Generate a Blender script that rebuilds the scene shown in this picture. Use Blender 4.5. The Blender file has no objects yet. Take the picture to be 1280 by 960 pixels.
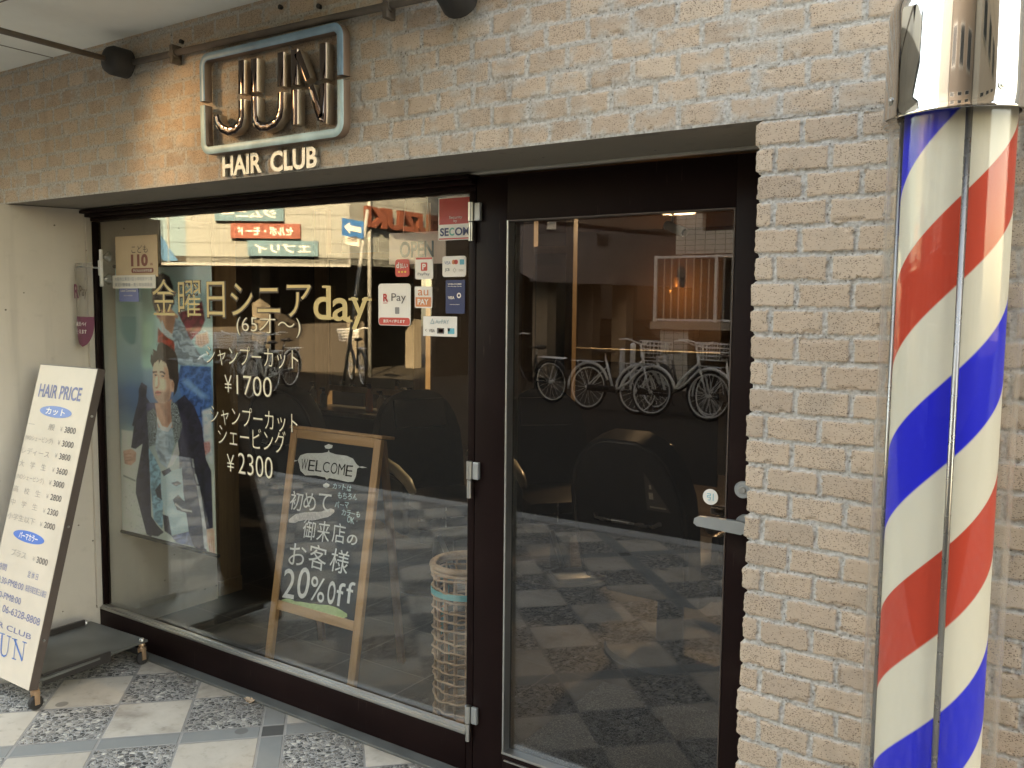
import bpy, bmesh, math, random
import numpy as np
from mathutils import Vector, Matrix

S = bpy.context.scene
COL = S.collection
R_ = math.radians
rnd = random.Random(7)

# ------------------------------------------------------------------ camera
F, YAW, PITCH, ROLL = 1100.2, -0.5893, -0.0862, 0.0106
CAM = np.array([0.6871, -2.0351, 1.6145])
def _basis():
    fw = np.array([math.sin(YAW)*math.cos(PITCH), math.cos(YAW)*math.cos(PITCH), math.sin(PITCH)])
    r0 = np.array([math.cos(YAW), -math.sin(YAW), 0.]); u0 = np.cross(r0, fw)
    r = r0*math.cos(ROLL)+u0*math.sin(ROLL); u = -r0*math.sin(ROLL)+u0*math.cos(ROLL)
    return r, u, fw
CR, CU, CF = _basis()
cd = bpy.data.cameras.new('camera'); cam = bpy.data.objects.new('camera', cd); COL.objects.link(cam)
cd.sensor_width = 36; cd.lens = F/1280*36; cd.clip_start = .02; cd.clip_end = 500
cam.matrix_world = Matrix(((CR[0], CU[0], -CF[0], CAM[0]), (CR[1], CU[1], -CF[1], CAM[1]), (CR[2], CU[2], -CF[2], CAM[2]), (0, 0, 0, 1)))
S.camera = cam

# ------------------------------------------------------------------ sky, sun, exposure
SUN_DIR = Vector((0.45, 0.70, 0.56)).normalized()      # towards the sun: behind the shop, so the shop front is in shade
W = bpy.data.worlds.new('World'); S.world = W; W.use_nodes = True
wn = W.node_tree.nodes; wl = W.node_tree.links
sky = wn.new('ShaderNodeTexSky'); sky.sky_type = 'NISHITA'; sky.sun_disc = False
sky.sun_elevation = math.asin(SUN_DIR.z); sky.sun_rotation = math.atan2(SUN_DIR.x, SUN_DIR.y)
sky.dust_density = 2.5; sky.air_density = 1.0
wl.new(sky.outputs[0], wn['Background'].inputs[0]); wn['Background'].inputs[1].default_value = 0.15
sd = bpy.data.lights.new('sun', 'SUN'); so = bpy.data.objects.new('sun', sd); COL.objects.link(so)
sd.energy = 3.6; sd.angle = R_(0.5); sd.color = (1.0, .90, .76)
so.rotation_euler = SUN_DIR.to_track_quat('Z', 'Y').to_euler()
VS = S.view_settings
VS.view_transform = 'Standard'; VS.look = 'None'; VS.gamma = 1.0; VS.use_curve_mapping = False
VS.exposure = 4.05
VS.use_white_balance = True; VS.white_balance_temperature = 11300; VS.white_balance_tint = 10
S.cycles.max_bounces = 10; S.cycles.transparent_max_bounces = 24; S.cycles.glossy_bounces = 6
S.cycles.caustics_reflective = False; S.cycles.caustics_refractive = False
S.cycles.sample_clamp_indirect = 6

# ------------------------------------------------------------------ rays through the photograph (used to read sizes off the picture)
D = 0.319              # shop front set back behind the brick face
YG = 0.345             # outer face of the glass
XL = -3.276            # left reveal
H = 2.05               # underside of the lintel
def ray(x, y): return CF + CR*(x-640)/F - CU*(y-480)/F
def aty(x, y, Y):
    d = ray(x, y); return CAM + d*((Y-CAM[1])/d[1])
def atz(x, y, Z):
    d = ray(x, y); return CAM + d*((Z-CAM[2])/d[2])
def mir(x, y, p, n):   # a point across the street, seen in the glass: mirrored ray meets the vertical plane (p, n)
    d = ray(x, y); d = np.array([d[0], -d[1], d[2]]); o = np.array([CAM[0], 2*YG-CAM[1], CAM[2]])
    n = np.array([n[0], n[1], 0.]); p = np.array([p[0], p[1], 0.])
    return o + d*(((p-o) @ n)/(d @ n))
def mirz(x, y, Z):
    q = atz(x, y, Z); return np.array([q[0], 2*YG-q[1], Z])

# ------------------------------------------------------------------ materials
class NT:
    def __init__(s, name):
        s.m = bpy.data.materials.new(name); s.m.use_nodes = True
        s.t = s.m.node_tree; s.n = s.t.nodes; s.l = s.t.links; s.b = s.n['Principled BSDF']
    def new(s, t, **k):
        n = s.n.new(t)
        for a, v in k.items(): setattr(n, a, v)
        return n
    def put(s, sock, v):
        if hasattr(v, 'is_output'): s.l.new(v, sock)
        elif isinstance(v, (tuple, list)): sock.default_value = tuple(v)+((1,) if len(v) == 3 and sock.type == 'RGBA' else ())
        else: sock.default_value = v
    def math(s, op, a, b=0., c=0., clamp=False):
        n = s.new('ShaderNodeMath', operation=op, use_clamp=clamp)
        for i, v in enumerate((a, b, c)): s.put(n.inputs[i], v)
        return n.outputs[0]
    def mix(s, f, a, b, mode='MIX'):
        n = s.new('ShaderNodeMix', data_type='RGBA', blend_type=mode)
        s.put(n.inputs[0], f); s.put(n.inputs[6], a); s.put(n.inputs[7], b); return n.outputs[2]
    def coord(s, k='Object'): return s.new('ShaderNodeTexCoord').outputs[k]
    def mapping(s, v, scale=(1, 1, 1), rot=(0, 0, 0)):
        n = s.new('ShaderNodeMapping'); s.put(n.inputs[0], v); n.inputs[3].default_value = scale; n.inputs[2].default_value = rot; return n.outputs[0]
    def noise(s, v, scale, detail=4, rough=.55, dist=0):
        n = s.new('ShaderNodeTexNoise'); s.put(n.inputs['Vector'], v); n.inputs['Scale'].default_value = scale
        n.inputs['Detail'].default_value = detail; n.inputs['Roughness'].default_value = rough; n.inputs['Distortion'].default_value = dist
        return n.outputs[0]
    def voro(s, v, scale, out=0, feature='F1', rand=1):
        n = s.new('ShaderNodeTexVoronoi', feature=feature); s.put(n.inputs['Vector'], v); n.inputs['Scale'].default_value = scale
        n.inputs['Randomness'].default_value = rand; return n.outputs[out]
    def ramp(s, f, stops, interp='LINEAR'):
        n = s.new('ShaderNodeValToRGB'); s.put(n.inputs[0], f); e = n.color_ramp; e.interpolation = interp
        while len(e.elements) < len(stops): e.elements.new(1)
        for q, (p, c) in zip(e.elements, stops): q.position = p; q.color = tuple(c)+(1,) if len(c) == 3 else c
        return n.outputs[0]
    def step(s, v, a, b):
        n = s.new('ShaderNodeMapRange', interpolation_type='SMOOTHSTEP'); s.put(n.inputs[0], v); s.put(n.inputs[1], a); s.put(n.inputs[2], b); return n.outputs[0]
    def bump(s, h, strength=.5, dist=.002):
        n = s.new('ShaderNodeBump'); s.put(n.inputs['Height'], h); n.inputs['Strength'].default_value = strength; n.inputs['Distance'].default_value = dist
        s.l.new(n.outputs[0], s.b.inputs['Normal'])
    def set(s, **k):
        names = dict(color='Base Color', rough='Roughness', metal='Metallic', spec='Specular IOR Level', alpha='Alpha', coat='Coat Weight',
                     emit='Emission Color', estr='Emission Strength', trans='Transmission Weight')
        for a, v in k.items(): s.put(s.b.inputs[names[a]], v)
        return s.m

def mat(name, c, rough=.55, metal=0., var=.10, scale=6., bump=0., bscale=60., spec=.5, coat=0., rvar=.12, coord='Object'):
    t = NT(name); v = t.coord(coord)
    n = t.noise(v, scale, 5)
    lo = tuple(x*(1-var) for x in c); hi = tuple(min(1, x*(1+var)) for x in c)
    col = t.ramp(n, [(.3, lo), (.7, hi)])
    rr = t.math('ADD', rough-rvar/2, t.math('MULTIPLY', t.noise(v, scale*4, 3), rvar))
    t.set(color=col, rough=rr, metal=metal, spec=spec, coat=coat)
    if bump: t.bump(t.noise(v, bscale, 5), bump, .003)
    return t.m
def emis(name, c, s):
    t = NT(name); return t.set(color=(.8, .8, .8), emit=c, estr=s)

def glass_mat(name, tint=(.93, .95, .94), f0=.055, fmax=.7, rough=0.0, veil=.0, edge=.0, streak=False):
    m = bpy.data.materials.new(name); m.use_nodes = True; nt = m.node_tree; n = nt.nodes; l = nt.links
    n.remove(n['Principled BSDF']); out = n['Material Output']
    tr = n.new('ShaderNodeBsdfTransparent'); tr.inputs[0].default_value = tint+(1,)
    gl = n.new('ShaderNodeBsdfGlossy'); gl.inputs[0].default_value = (1, 1, 1, 1); gl.inputs[1].default_value = rough
    lw = n.new('ShaderNodeLayerWeight'); lw.inputs[0].default_value = .5
    p = n.new('ShaderNodeMath'); p.operation = 'POWER'; l.new(lw.outputs['Facing'], p.inputs[0]); p.inputs[1].default_value = 4.
    q = n.new('ShaderNodeMath'); q.operation = 'MULTIPLY_ADD'; l.new(p.outputs[0], q.inputs[0]); q.inputs[1].default_value = fmax; q.inputs[2].default_value = f0
    mx = n.new('ShaderNodeMixShader'); l.new(q.outputs[0], mx.inputs[0]); l.new(tr.outputs[0], mx.inputs[1]); l.new(gl.outputs[0], mx.inputs[2])
    last = mx.outputs[0]
    if veil:  # noisy diffuse coat: dirt, and on the shop panes a painted haze
        df = n.new('ShaderNodeBsdfDiffuse'); df.inputs[0].default_value = (.55, .49, .43, 1)
        tc = n.new('ShaderNodeTexCoord'); ns = n.new('ShaderNodeTexNoise'); ns.inputs['Scale'].default_value = 5; ns.inputs['Detail'].default_value = 6; l.new(tc.outputs['Object'], ns.inputs['Vector'])
        mm = n.new('ShaderNodeMath'); mm.operation = 'MULTIPLY'; l.new(ns.outputs[0], mm.inputs[0]); mm.inputs[1].default_value = veil*2
        if streak:
            mp = n.new('ShaderNodeMapping'); mp.inputs[3].default_value = (9, 9, .35); l.new(tc.outputs['Object'], mp.inputs[0]); l.new(mp.outputs[0], ns.inputs['Vector'])
        if edge:
            e3 = n.new('ShaderNodeMath'); e3.operation = 'POWER'; l.new(lw.outputs['Facing'], e3.inputs[0]); e3.inputs[1].default_value = 3.
            e4 = n.new('ShaderNodeMath'); e4.operation = 'MULTIPLY_ADD'; l.new(e3.outputs[0], e4.inputs[0]); e4.inputs[1].default_value = edge; l.new(mm.outputs[0], e4.inputs[2]); mm = e4
        m2 = n.new('ShaderNodeMixShader'); l.new(mm.outputs[0], m2.inputs[0]); l.new(last, m2.inputs[1]); l.new(df.outputs[0], m2.inputs[2]); last = m2.outputs[0]
    l.new(last, out.inputs[0]); return m

def brick_mat():
    t = NT('pale_brick'); v = t.coord()
    at = t.new('ShaderNodeAttribute', attribute_name='bk'); sp = t.new('ShaderNodeSeparateColor'); t.l.new(at.outputs['Color'], sp.inputs[0])
    mask, tone, smear = sp.outputs[0], sp.outputs[1], sp.outputs[2]
    n1 = t.noise(v, 9, 5); n2 = t.noise(v, 120, 4); n3 = t.noise(v, 2.2, 4)
    bc = t.ramp(tone, [(0, (.425, .32, .24)), (.15, (.465, .347, .256)), (.5, (.50, .373, .274)), (.85, (.525, .395, .292)), (1, (.56, .438, .335))])
    bc = t.mix(t.math('MULTIPLY', n2, .3), bc, (.52, .43, .33))
    bc = t.mix(t.step(n1, .5, .75), bc, t.mix(.45, bc, (.36, .30, .24)))
    # dark iron specks in the brick, of two sizes
    vd = t.new('ShaderNodeVectorMath', operation='ADD'); t.l.new(t.mapping(v, (1, 1, 1.7)), vd.inputs[0])
    nn = t.new('ShaderNodeTexNoise'); t.put(nn.inputs['Vector'], v); nn.inputs['Scale'].default_value = 190; nd = t.new('ShaderNodeVectorMath', operation='SCALE'); t.l.new(nn.outputs['Color'], nd.inputs[0]); nd.inputs[3].default_value = .006; t.l.new(nd.outputs[0], vd.inputs[1])
    vv = vd.outputs[0]
    d1 = t.voro(vv, 230, 0); c1 = t.voro(vv, 230, 1)
    s1 = t.math('MULTIPLY', t.step(d1, .42, .28), t.math('GREATER_THAN', c1, .50))
    d2 = t.voro(vv, 120, 0); c2 = t.voro(vv, 120, 1)
    s2 = t.math('MULTIPLY', t.step(d2, .32, .2), t.math('GREATER_THAN', c2, .66))
    sp_ = t.math('MAXIMUM', s1, s2)
    bc = t.mix(t.math('MULTIPLY', sp_, .85), bc, (.10, .07, .05))
    mc = t.ramp(n2, [(.3, (.31, .285, .25)), (.52, (.46, .43, .385)), (.72, (.56, .53, .48))])
    mc = t.mix(t.math('MULTIPLY', t.math('GREATER_THAN', t.voro(v, 260, 1), .86), .7), mc, (.12, .10, .085))
    col = t.mix(mask, mc, bc)
    # grime: whole-wall patches
    col = t.mix(t.math('MULTIPLY', t.step(n3, .5, .8), .35), col, t.mix(1, col, (.66, .62, .58), 'MULTIPLY'))
    strk = t.noise(t.mapping(v, (5, 5, .5)), 1.6, 5); col = t.mix(t.math('MULTIPLY', t.step(strk, .55, .75), .28), col, t.mix(1, col, (.52, .47, .42), 'MULTIPLY'))
    h = t.math('ADD', t.math('MULTIPLY', n2, .6), t.math('MULTIPLY', sp_, -.5))
    h = t.math('ADD', h, t.math('MULTIPLY', t.noise(v, 320, 3), t.math('SUBTRACT', 1.2, mask)))
    t.set(color=col, rough=.9, spec=.2); t.bump(h, .42, .003)
    return t.m

def paving_mat():
    t = NT('diamond_paving'); v = t.coord()
    sx = t.new('ShaderNodeSeparateXYZ'); t.l.new(v, sx.inputs[0]); x, y = sx.outputs[0], sx.outputs[1]
    s = t.math('MULTIPLY', t.math('SUBTRACT', x, y), .70711); q = t.math('MULTIPLY', t.math('ADD', x, y), .70711)
    P, SW, T = 1.83, .09, .29
    def axis(u, start):
        w = t.math('FLOORED_MODULO', t.math('SUBTRACT', u, start), P)        # 0..P, the strip first
        strip = t.math('LESS_THAN', w, SW)
        k = t.math('DIVIDE', t.math('SUBTRACT', w, SW), T); fl = t.math('FLOOR', k); fr = t.math('SUBTRACT', k, fl)
        edge = t.math('MINIMUM', fr, t.math('SUBTRACT', 1., fr))
        e2 = t.math('MINIMUM', t.math('ABSOLUTE', w), t.math('ABSOLUTE', t.math('SUBTRACT', w, SW)))
        per = t.math('FLOOR', t.math('DIVIDE', t.math('SUBTRACT', u, start), P))
        return strip, fl, t.math('MULTIPLY', edge, T), e2, per
    s1, f1, e1, g1, p1 = axis(s, -1.46); s2, f2, e2, g2, p2 = axis(q, -1.25)
    strip = t.math('MAXIMUM', s1, s2)
    par = t.math('FLOORED_MODULO', t.math('ADD', f1, f2), 2.)                # 0 = pebble tile, 1 = smooth slab
    par = t.math('GREATER_THAN', par, .5)
    ge = t.math('MINIMUM', g1, g2)
    edge = t.math('MINIMUM', t.math('MINIMUM', e1, e2), ge)
    cb = t.new('ShaderNodeCombineXYZ'); t.put(cb.inputs[0], t.math('ADD', f1, t.math('MULTIPLY', p1, 6.))); t.put(cb.inputs[1], t.math('ADD', f2, t.math('MULTIPLY', p2, 6.)))
    wn_ = t.new('ShaderNodeTexWhiteNoise', noise_dimensions='2D'); t.l.new(cb.outputs[0], wn_.inputs['Vector']); rv = wn_.outputs[0]
    # pebbles
    dv = t.new('ShaderNodeVectorMath', operation='ADD'); t.l.new(v, dv.inputs[0])
    dd = t.voro(v, 62, 0); cc = t.voro(v, 62, 1); de = t.voro(v, 62, 0, 'DISTANCE_TO_EDGE')
    sc = t.new('ShaderNodeSeparateColor'); t.l.new(cc, sc.inputs[0])
    peb = t.ramp(sc.outputs[0], [(0, (.05, .048, .044)), (.3, (.115, .11, .10)), (.6, (.215, .20, .178)), (.82, (.42, .39, .34)), (1, (.60, .56, .48))])
    inp = t.step(de, .03, .16)
    pcol = t.mix(inp, (.38, .365, .335), peb)
    # smooth slab
    n = t.noise(v, 3.2, 6, .6, .6); n2 = t.noise(v, 22, 5)
    slab = t.ramp(n, [(.25, (.30, .255, .205)), (.45, (.50, .445, .37)), (.7, (.62, .56, .47))])
    slab = t.mix(t.math('MULTIPLY', t.step(n2, .55, .8), .55), slab, (.16, .13, .105))
    slab = t.mix(t.math('MULTIPLY', rv, .5), slab, t.mix(1, slab, (.6, .57, .53), 'MULTIPLY'))
    tile = t.mix(par, pcol, slab)
    st = t.mix(t.math('MULTIPLY', n2, .6), (.19, .197, .187), (.30, .295, .27))
    cross = t.math('MULTIPLY', s1, s2)
    st = t.mix(cross, st, (.08, .078, .072))
    col = t.mix(strip, tile, st)
    gr = t.step(edge, .0065, .004)
    col = t.mix(gr, col, (.30, .285, .26))
    col = t.mix(t.math('MULTIPLY', t.step(t.noise(v, 1.1, 5), .5, .75), .35), col, t.mix(1, col, (.6, .56, .52), 'MULTIPLY'))
    gum = t.math('MULTIPLY', t.step(t.voro(v, 3.1, 0), .085, .07), t.math('GREATER_THAN', t.voro(v, 3.1, 1), .45)); col = t.mix(t.math('MULTIPLY', gum, .6), col, (.10, .09, .08))
    veil = t.math('MULTIPLY', t.step(t.math('ADD', y, t.math('MULTIPLY', n2, .12)), .20, .38), .55); col = t.mix(veil, col, (.12, .105, .085))  # mixes a darker tone in towards the foot of the shop front
    blot = t.step(t.noise(v, 7, 6, .65), .60, .74); col = t.mix(t.math('MULTIPLY', blot, .4), col, t.mix(1, col, (.42, .38, .33), 'MULTIPLY'))
    hp = t.math('MULTIPLY', t.math('MULTIPLY', t.math('POWER', inp, .6), t.math('SUBTRACT', 1., par)), t.math('SUBTRACT', 1., strip))
    h = t.math('SUBTRACT', t.math('ADD', hp, t.math('MULTIPLY', n2, .12)), t.math('MULTIPLY', gr, .5))
    ro = t.math('ADD', .5, t.math('MULTIPLY', n2, .3))
    t.set(color=col, rough=ro, spec=.4); t.bump(h, .9, .006)
    return t.m

def wood_mat(name, a, b, axis=2):
    t = NT(name); v = t.coord(); sc = [26., 26., 26.]; sc[axis] = 2.0
    m = t.mapping(v, tuple(sc)); n = t.noise(m, 1.6, 6, .6, .8)
    col = t.ramp(n, [(.3, a), (.7, b)])
    t.set(color=col, rough=t.math('ADD', .35, t.math('MULTIPLY', n, .3))); t.bump(n, .25, .002); return t.m

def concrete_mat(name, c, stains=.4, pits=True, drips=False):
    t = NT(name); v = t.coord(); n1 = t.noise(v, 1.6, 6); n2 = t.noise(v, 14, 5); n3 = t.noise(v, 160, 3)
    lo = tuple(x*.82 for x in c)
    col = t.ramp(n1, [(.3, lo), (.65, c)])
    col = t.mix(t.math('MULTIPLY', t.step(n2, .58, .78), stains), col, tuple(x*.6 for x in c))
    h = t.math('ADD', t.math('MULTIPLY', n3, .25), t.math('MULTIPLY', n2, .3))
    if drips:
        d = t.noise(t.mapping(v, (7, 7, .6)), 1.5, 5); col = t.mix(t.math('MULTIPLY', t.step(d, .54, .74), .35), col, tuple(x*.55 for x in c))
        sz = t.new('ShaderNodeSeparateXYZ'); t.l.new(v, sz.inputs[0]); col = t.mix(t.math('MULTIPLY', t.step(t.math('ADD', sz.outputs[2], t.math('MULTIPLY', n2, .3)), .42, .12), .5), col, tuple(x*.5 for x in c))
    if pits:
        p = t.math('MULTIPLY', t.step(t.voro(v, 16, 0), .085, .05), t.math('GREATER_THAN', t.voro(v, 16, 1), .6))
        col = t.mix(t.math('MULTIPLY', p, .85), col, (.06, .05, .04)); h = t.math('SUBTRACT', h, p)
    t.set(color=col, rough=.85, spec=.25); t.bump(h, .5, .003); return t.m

def siding_mat(name, c, pitch, horizontal=True, line=.55):
    t = NT(name); v = t.coord('Object'); sx = t.new('ShaderNodeSeparateXYZ'); t.l.new(v, sx.inputs[0])
    u = sx.outputs[2] if horizontal else sx.outputs[1]
    fr = t.math('FRACT', t.math('DIVIDE', u, pitch)); ln = t.step(fr, .08, .03)
    n = t.noise(v, 1.3, 5)
    col = t.mix(t.math('MULTIPLY', n, .3), c, tuple(x*.8 for x in c))
    col = t.mix(t.math('MULTIPLY', ln, line), col, tuple(x*.35 for x in c))
    t.set(color=col, rough=.5); t.bump(t.math('SUBTRACT', 1., ln), .5, .01); return t.m

def tile_mat(name, c, grout, w, h, dark=.25):
    t = NT(name); v = t.coord(); sx = t.new('ShaderNodeSeparateXYZ'); t.l.new(v, sx.inputs[0])
    hx = t.math('ADD', sx.outputs[0], sx.outputs[1])
    fu = t.math('FRACT', t.math('DIVIDE', hx, w)); fv = t.math('FRACT', t.math('DIVIDE', sx.outputs[2], h))
    g = t.math('MAXIMUM', t.step(fu, .09, .05), t.step(fv, .12, .07))
    n = t.noise(v, 8, 4); col = t.mix(t.math('MULTIPLY', n, dark*2), c, tuple(x*.6 for x in c))
    t.set(color=t.mix(g, col, grout), rough=.35); t.bump(t.math('SUBTRACT', 1., g), .4, .004); return t.m

def floor_tile_mat():
    t = NT('slate_floor_tile'); v = t.coord(); sx = t.new('ShaderNodeSeparateXYZ'); t.l.new(v, sx.inputs[0])
    fu = t.math('FRACT', t.math('DIVIDE', sx.outputs[0], .42)); fv = t.math('FRACT', t.math('DIVIDE', sx.outputs[1], .42))
    g = t.math('MAXIMUM', t.step(fu, .022, .012), t.step(fv, .022, .012)); n = t.noise(v, 4, 6)
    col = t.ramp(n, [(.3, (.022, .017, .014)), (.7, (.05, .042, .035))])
    t.set(color=t.mix(g, col, (.10, .09, .08)), rough=.5, spec=.2); t.bump(t.math('SUBTRACT', t.math('MULTIPLY', n, .3), g), .4, .003); return t.m

def mat_carpet():
    t = NT('speckled_mat'); v = t.coord(); n = t.noise(v, 190, 3, .8)
    col = t.ramp(n, [(.36, (.02, .022, .024)), (.5, (.10, .105, .105)), (.62, (.42, .42, .40))])
    t.set(color=col, rough=.95); t.bump(n, 1., .006); return t.m

def asphalt_mat():
    t = NT('asphalt'); v = t.coord(); n = t.noise(v, 90, 4, .7); n1 = t.noise(v, .6, 5)
    col = t.ramp(n, [(.3, (.022, .020, .018)), (.7, (.055, .050, .044))])
    col = t.mix(t.math('MULTIPLY', n1, .5), col, (.05, .044, .037))
    t.set(color=col, rough=.95, spec=.05); t.bump(n, .5, .006); return t.m

M = {}
def mk():
    M['brick'] = brick_mat(); M['paving'] = paving_mat(); M['asphalt'] = asphalt_mat()
    M['pale_render'] = concrete_mat('pale_concrete', (.56, .50, .425), .3, True, True)
    M['concrete'] = concrete_mat('grey_concrete', (.30, .275, .24), .5)
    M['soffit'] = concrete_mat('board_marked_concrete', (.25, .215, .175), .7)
    M['kerb'] = concrete_mat('kerb_concrete', (.42, .41, .38), .4)
    M['ceiling'] = concrete_mat('painted_ceiling', (.82, .82, .76), .1, False)
    t = NT('dark_brown_paint'); v = t.coord(); n1 = t.noise(v, 3.5, 6); n2 = t.noise(t.mapping(v, (60, 60, 4)), 1.5, 4); n3 = t.noise(v, 120, 3)
    fc = t.ramp(n1, [(.3, (.0075, .003, .0028)), (.7, (.013, .0055, .005))]); fc = t.mix(t.math('MULTIPLY', t.step(n2, .66, .74), .5), fc, (.05, .036, .03)); fc = t.mix(t.math('MULTIPLY', t.step(n1, .62, .8), .35), fc, (.035, .027, .022))
    M['frame'] = t.set(color=fc, rough=t.math('ADD', .36, t.math('MULTIPLY', n1, .2)), spec=.09); t.bump(n3, .06, .002)
    M['seal'] = mat('pale_sealant', (.42, .40, .35), .6)
    M['bead'] = mat('aluminium_bead', (.45, .45, .43), .38, 1.)
    M['glass'] = glass_mat('shop_glass', (.93, .94, .93), .066, .7, veil=.002)  # warm coat doubles as painted haze, lifting the blacks behind the pane
    M['door_glass'] = glass_mat('dimming_door_glass', (.55, .52, .50), .072, .7, veil=.002)  # tint added to dim the room seen through the door
    M['acrylic'] = glass_mat('acrylic_tube', (.97, .965, .955), .020, .42, .0, veil=.004, edge=.22, streak=True)
    M['chrome'] = mat('chrome', (.60, .565, .53), .05, 1., var=.04, rvar=.04)
    M['steel'] = mat('satin_steel', (.55, .55, .53), .33, 1., var=.1, scale=30)
    M['grey_steel'] = mat('dull_grey_steel', (.30, .29, .28), .28, .9)
    M['handle_grey'] = mat('grey_painted_lever', (.34, .355, .35), .42, .6)
    M['black_rubber'] = mat('black_rubber', (.018, .016, .015), .7)
    M['black_metal'] = mat('black_metal', (.025, .021, .019), .45)
    M['dark_pipe'] = mat('weathered_pipe', (.10, .078, .06), .6, var=.35, scale=14)
    M['blue_tube'] = mat('faded_blue_enamel', (.17, .29, .38), .42, var=.25, scale=12)
    M['teal_tube'] = mat('faded_teal_enamel', (.38, .52, .52), .42, var=.3, scale=9)
    M['letter_side'] = mat('bronze_letter_side', (.42, .34, .26), .35, .8)
    M['frame_side'] = mat('bronze_frame_side', (.16, .105, .075), .5, .3)
    M['letter_front'] = mat('dark_polished_letter', (.12, .09, .08), .07, 1., var=.06, rvar=.04)
    M['white_letter'] = mat('polished_pale_metal', (.42, .38, .32), .4, .6)
    M['cream_vinyl'] = mat('cream_vinyl', (.74, .68, .50), .55, var=.06)
    M['gold_vinyl'] = mat('gold_vinyl', (.62, .475, .21), .5, var=.12, scale=4)
    M['dark_vinyl'] = mat('dark_outline_vinyl', (.05, .03, .018), .5)
    M['white'] = mat('white_paint', (.78, .76, .71), .45, var=.05)
    M['board_cream'] = mat('cream_signboard', (.62, .535, .43), .4, var=.09, scale=3)
    M['ink_blue'] = mat('faded_navy_ink', (.14, .165, .31), .5)
    M['ink_grey'] = mat('faded_grey_ink', (.38, .33, .285), .5)
    M['ink_dark'] = mat('dark_ink', (.13, .11, .105), .5)
    M['oval_pale'] = mat('faded_blue_oval', (.13, .24, .52), .45)
    M['oval_blue'] = mat('strong_blue_oval', (.035, .16, .52), .45)
    M['ink_royal'] = mat('royal_blue_ink', (.06, .17, .43), .45)
    M['board_edge'] = mat('dark_bronze_edge', (.075, .055, .045), .5)
    M['checker_plate'] = mat('grey_steel_plate', (.13, .135, .125), .45, .35, var=.25, scale=7)
    M['copper'] = mat('brassy_caster_fork', (.50, .32, .20), .4, .7)
    M['red_sticker'] = mat('red_sticker', (.52, .035, .035), .4)
    M['orange'] = mat('orange_sticker', (.72, .25, .11), .45)
    M['navy'] = mat('navy_sticker', (.012, .03, .115), .4)
    M['sticker_white'] = mat('white_sticker', (.80, .765, .70), .45, var=.04)
    M['sticker_red'] = mat('bright_red_print', (.62, .07, .055), .45)
    M['tan_paper'] = mat('faded_tan_paper', (.50, .36, .21), .6)
    M['paper'] = mat('aged_paper', (.66, .62, .52), .6)
    M['brown_ink'] = mat('brown_ink', (.20, .06, .035), .6)
    M['green_ink'] = mat('teal_green_print', (.12, .42, .34), .5)
    M['cyan_ink'] = mat('cyan_print', (.09, .42, .50), .5)
    M['yellow_ink'] = mat('yellow_print', (.85, .60, .10), .5)
    M['grey_ink'] = mat('grey_print', (.24, .24, .24), .5)
    M['chalk_board'] = mat('black_chalkboard', (.008, .010, .012), .7, var=.3, scale=5, spec=.2)
    M['chalk'] = mat('white_chalk_ink', (.80, .80, .77), .8, var=.1, scale=60)
    M['chalk_blue'] = mat('pale_blue_chalk', (.55, .76, .76), .8)
    M['chalk_pink'] = mat('pale_pink_chalk', (.66, .62, .60), .8, var=.3, scale=90)
    M['chalk_green'] = mat('pale_green_chalk', (.42, .56, .25), .8, var=.2, scale=60)
    M['pine'] = wood_mat('pine_wood', (.42, .215, .09), (.60, .335, .155), 2)
    M['pine_shade'] = wood_mat('shaded_pine_back', (.20, .10, .05), (.30, .16, .08), 2)  # pine copy with shade put into its colour, for the rear legs
    M['tan_wood'] = wood_mat('tan_post_wood', (.36, .235, .13), (.50, .35, .21), 2)
    M['brown_post'] = wood_mat('brown_post_wood', (.20, .115, .055), (.29, .175, .085), 2)
    M['rattan'] = wood_mat('rattan', (.25, .14, .07), (.46, .29, .17), 0)
    M['ribbon'] = mat('teal_ribbon', (.06, .33, .33), .5)
    M['leather'] = mat('black_leather', (.020, .017, .016), .33, var=.3, scale=20, bump=.15, bscale=200)
    M['leather_shine'] = mat('polished_piping', (.05, .045, .042), .25, spec=.7)
    M['chair_arm'] = mat('cream_armrest', (.55, .50, .40), .3)
    M['granite'] = mat('speckled_counter', (.20, .185, .16), .35, var=.7, scale=140)
    M['mirror'] = mat('mirror_glass', (.30, .33, .33), .04, 1., var=.03, rvar=.0)
    M['teal_panel'] = mat('pale_teal_panel', (.30, .42, .44), .5)
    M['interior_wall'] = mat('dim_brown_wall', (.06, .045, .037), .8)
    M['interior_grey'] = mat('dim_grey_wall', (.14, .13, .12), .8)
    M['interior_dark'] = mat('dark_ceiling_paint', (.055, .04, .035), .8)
    M['cream_wall'] = mat('cream_painted_trim', (.30, .265, .20), .6)
    M['floor_tile'] = floor_tile_mat(); M['mat'] = mat_carpet()
    M['leaf'] = mat('dry_leaf', (.42, .30, .20), .7, var=.3, scale=40)
    M['white_siding'] = siding_mat('white_siding', (.255, .275, .265), .34)
    M['blue_siding'] = siding_mat('pale_blue_siding', (.16, .25, .29), .34)
    M['dark_siding'] = siding_mat('dark_ribbed_siding', (.17, .155, .165), .12, False, .5)
    M['sign_blue'] = mat('teal_blue_sign', (.10, .20, .25), .45)
    M['sign_red'] = mat('brick_red_sign', (.25, .075, .055), .45)
    M['sign_orange'] = mat('rust_red_letters', (.18, .058, .038), .45)
    M['strong_blue'] = mat('strong_blue_band', (.04, .15, .28), .45)
    M['road_blue'] = mat('traffic_sign_blue', (.035, .17, .42), .4)
    M['garage_dark'] = mat('dark_garage_wall', (.05, .042, .036), .8)
    M['pillar'] = concrete_mat('pale_pillar', (.24, .21, .17), .3)
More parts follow.
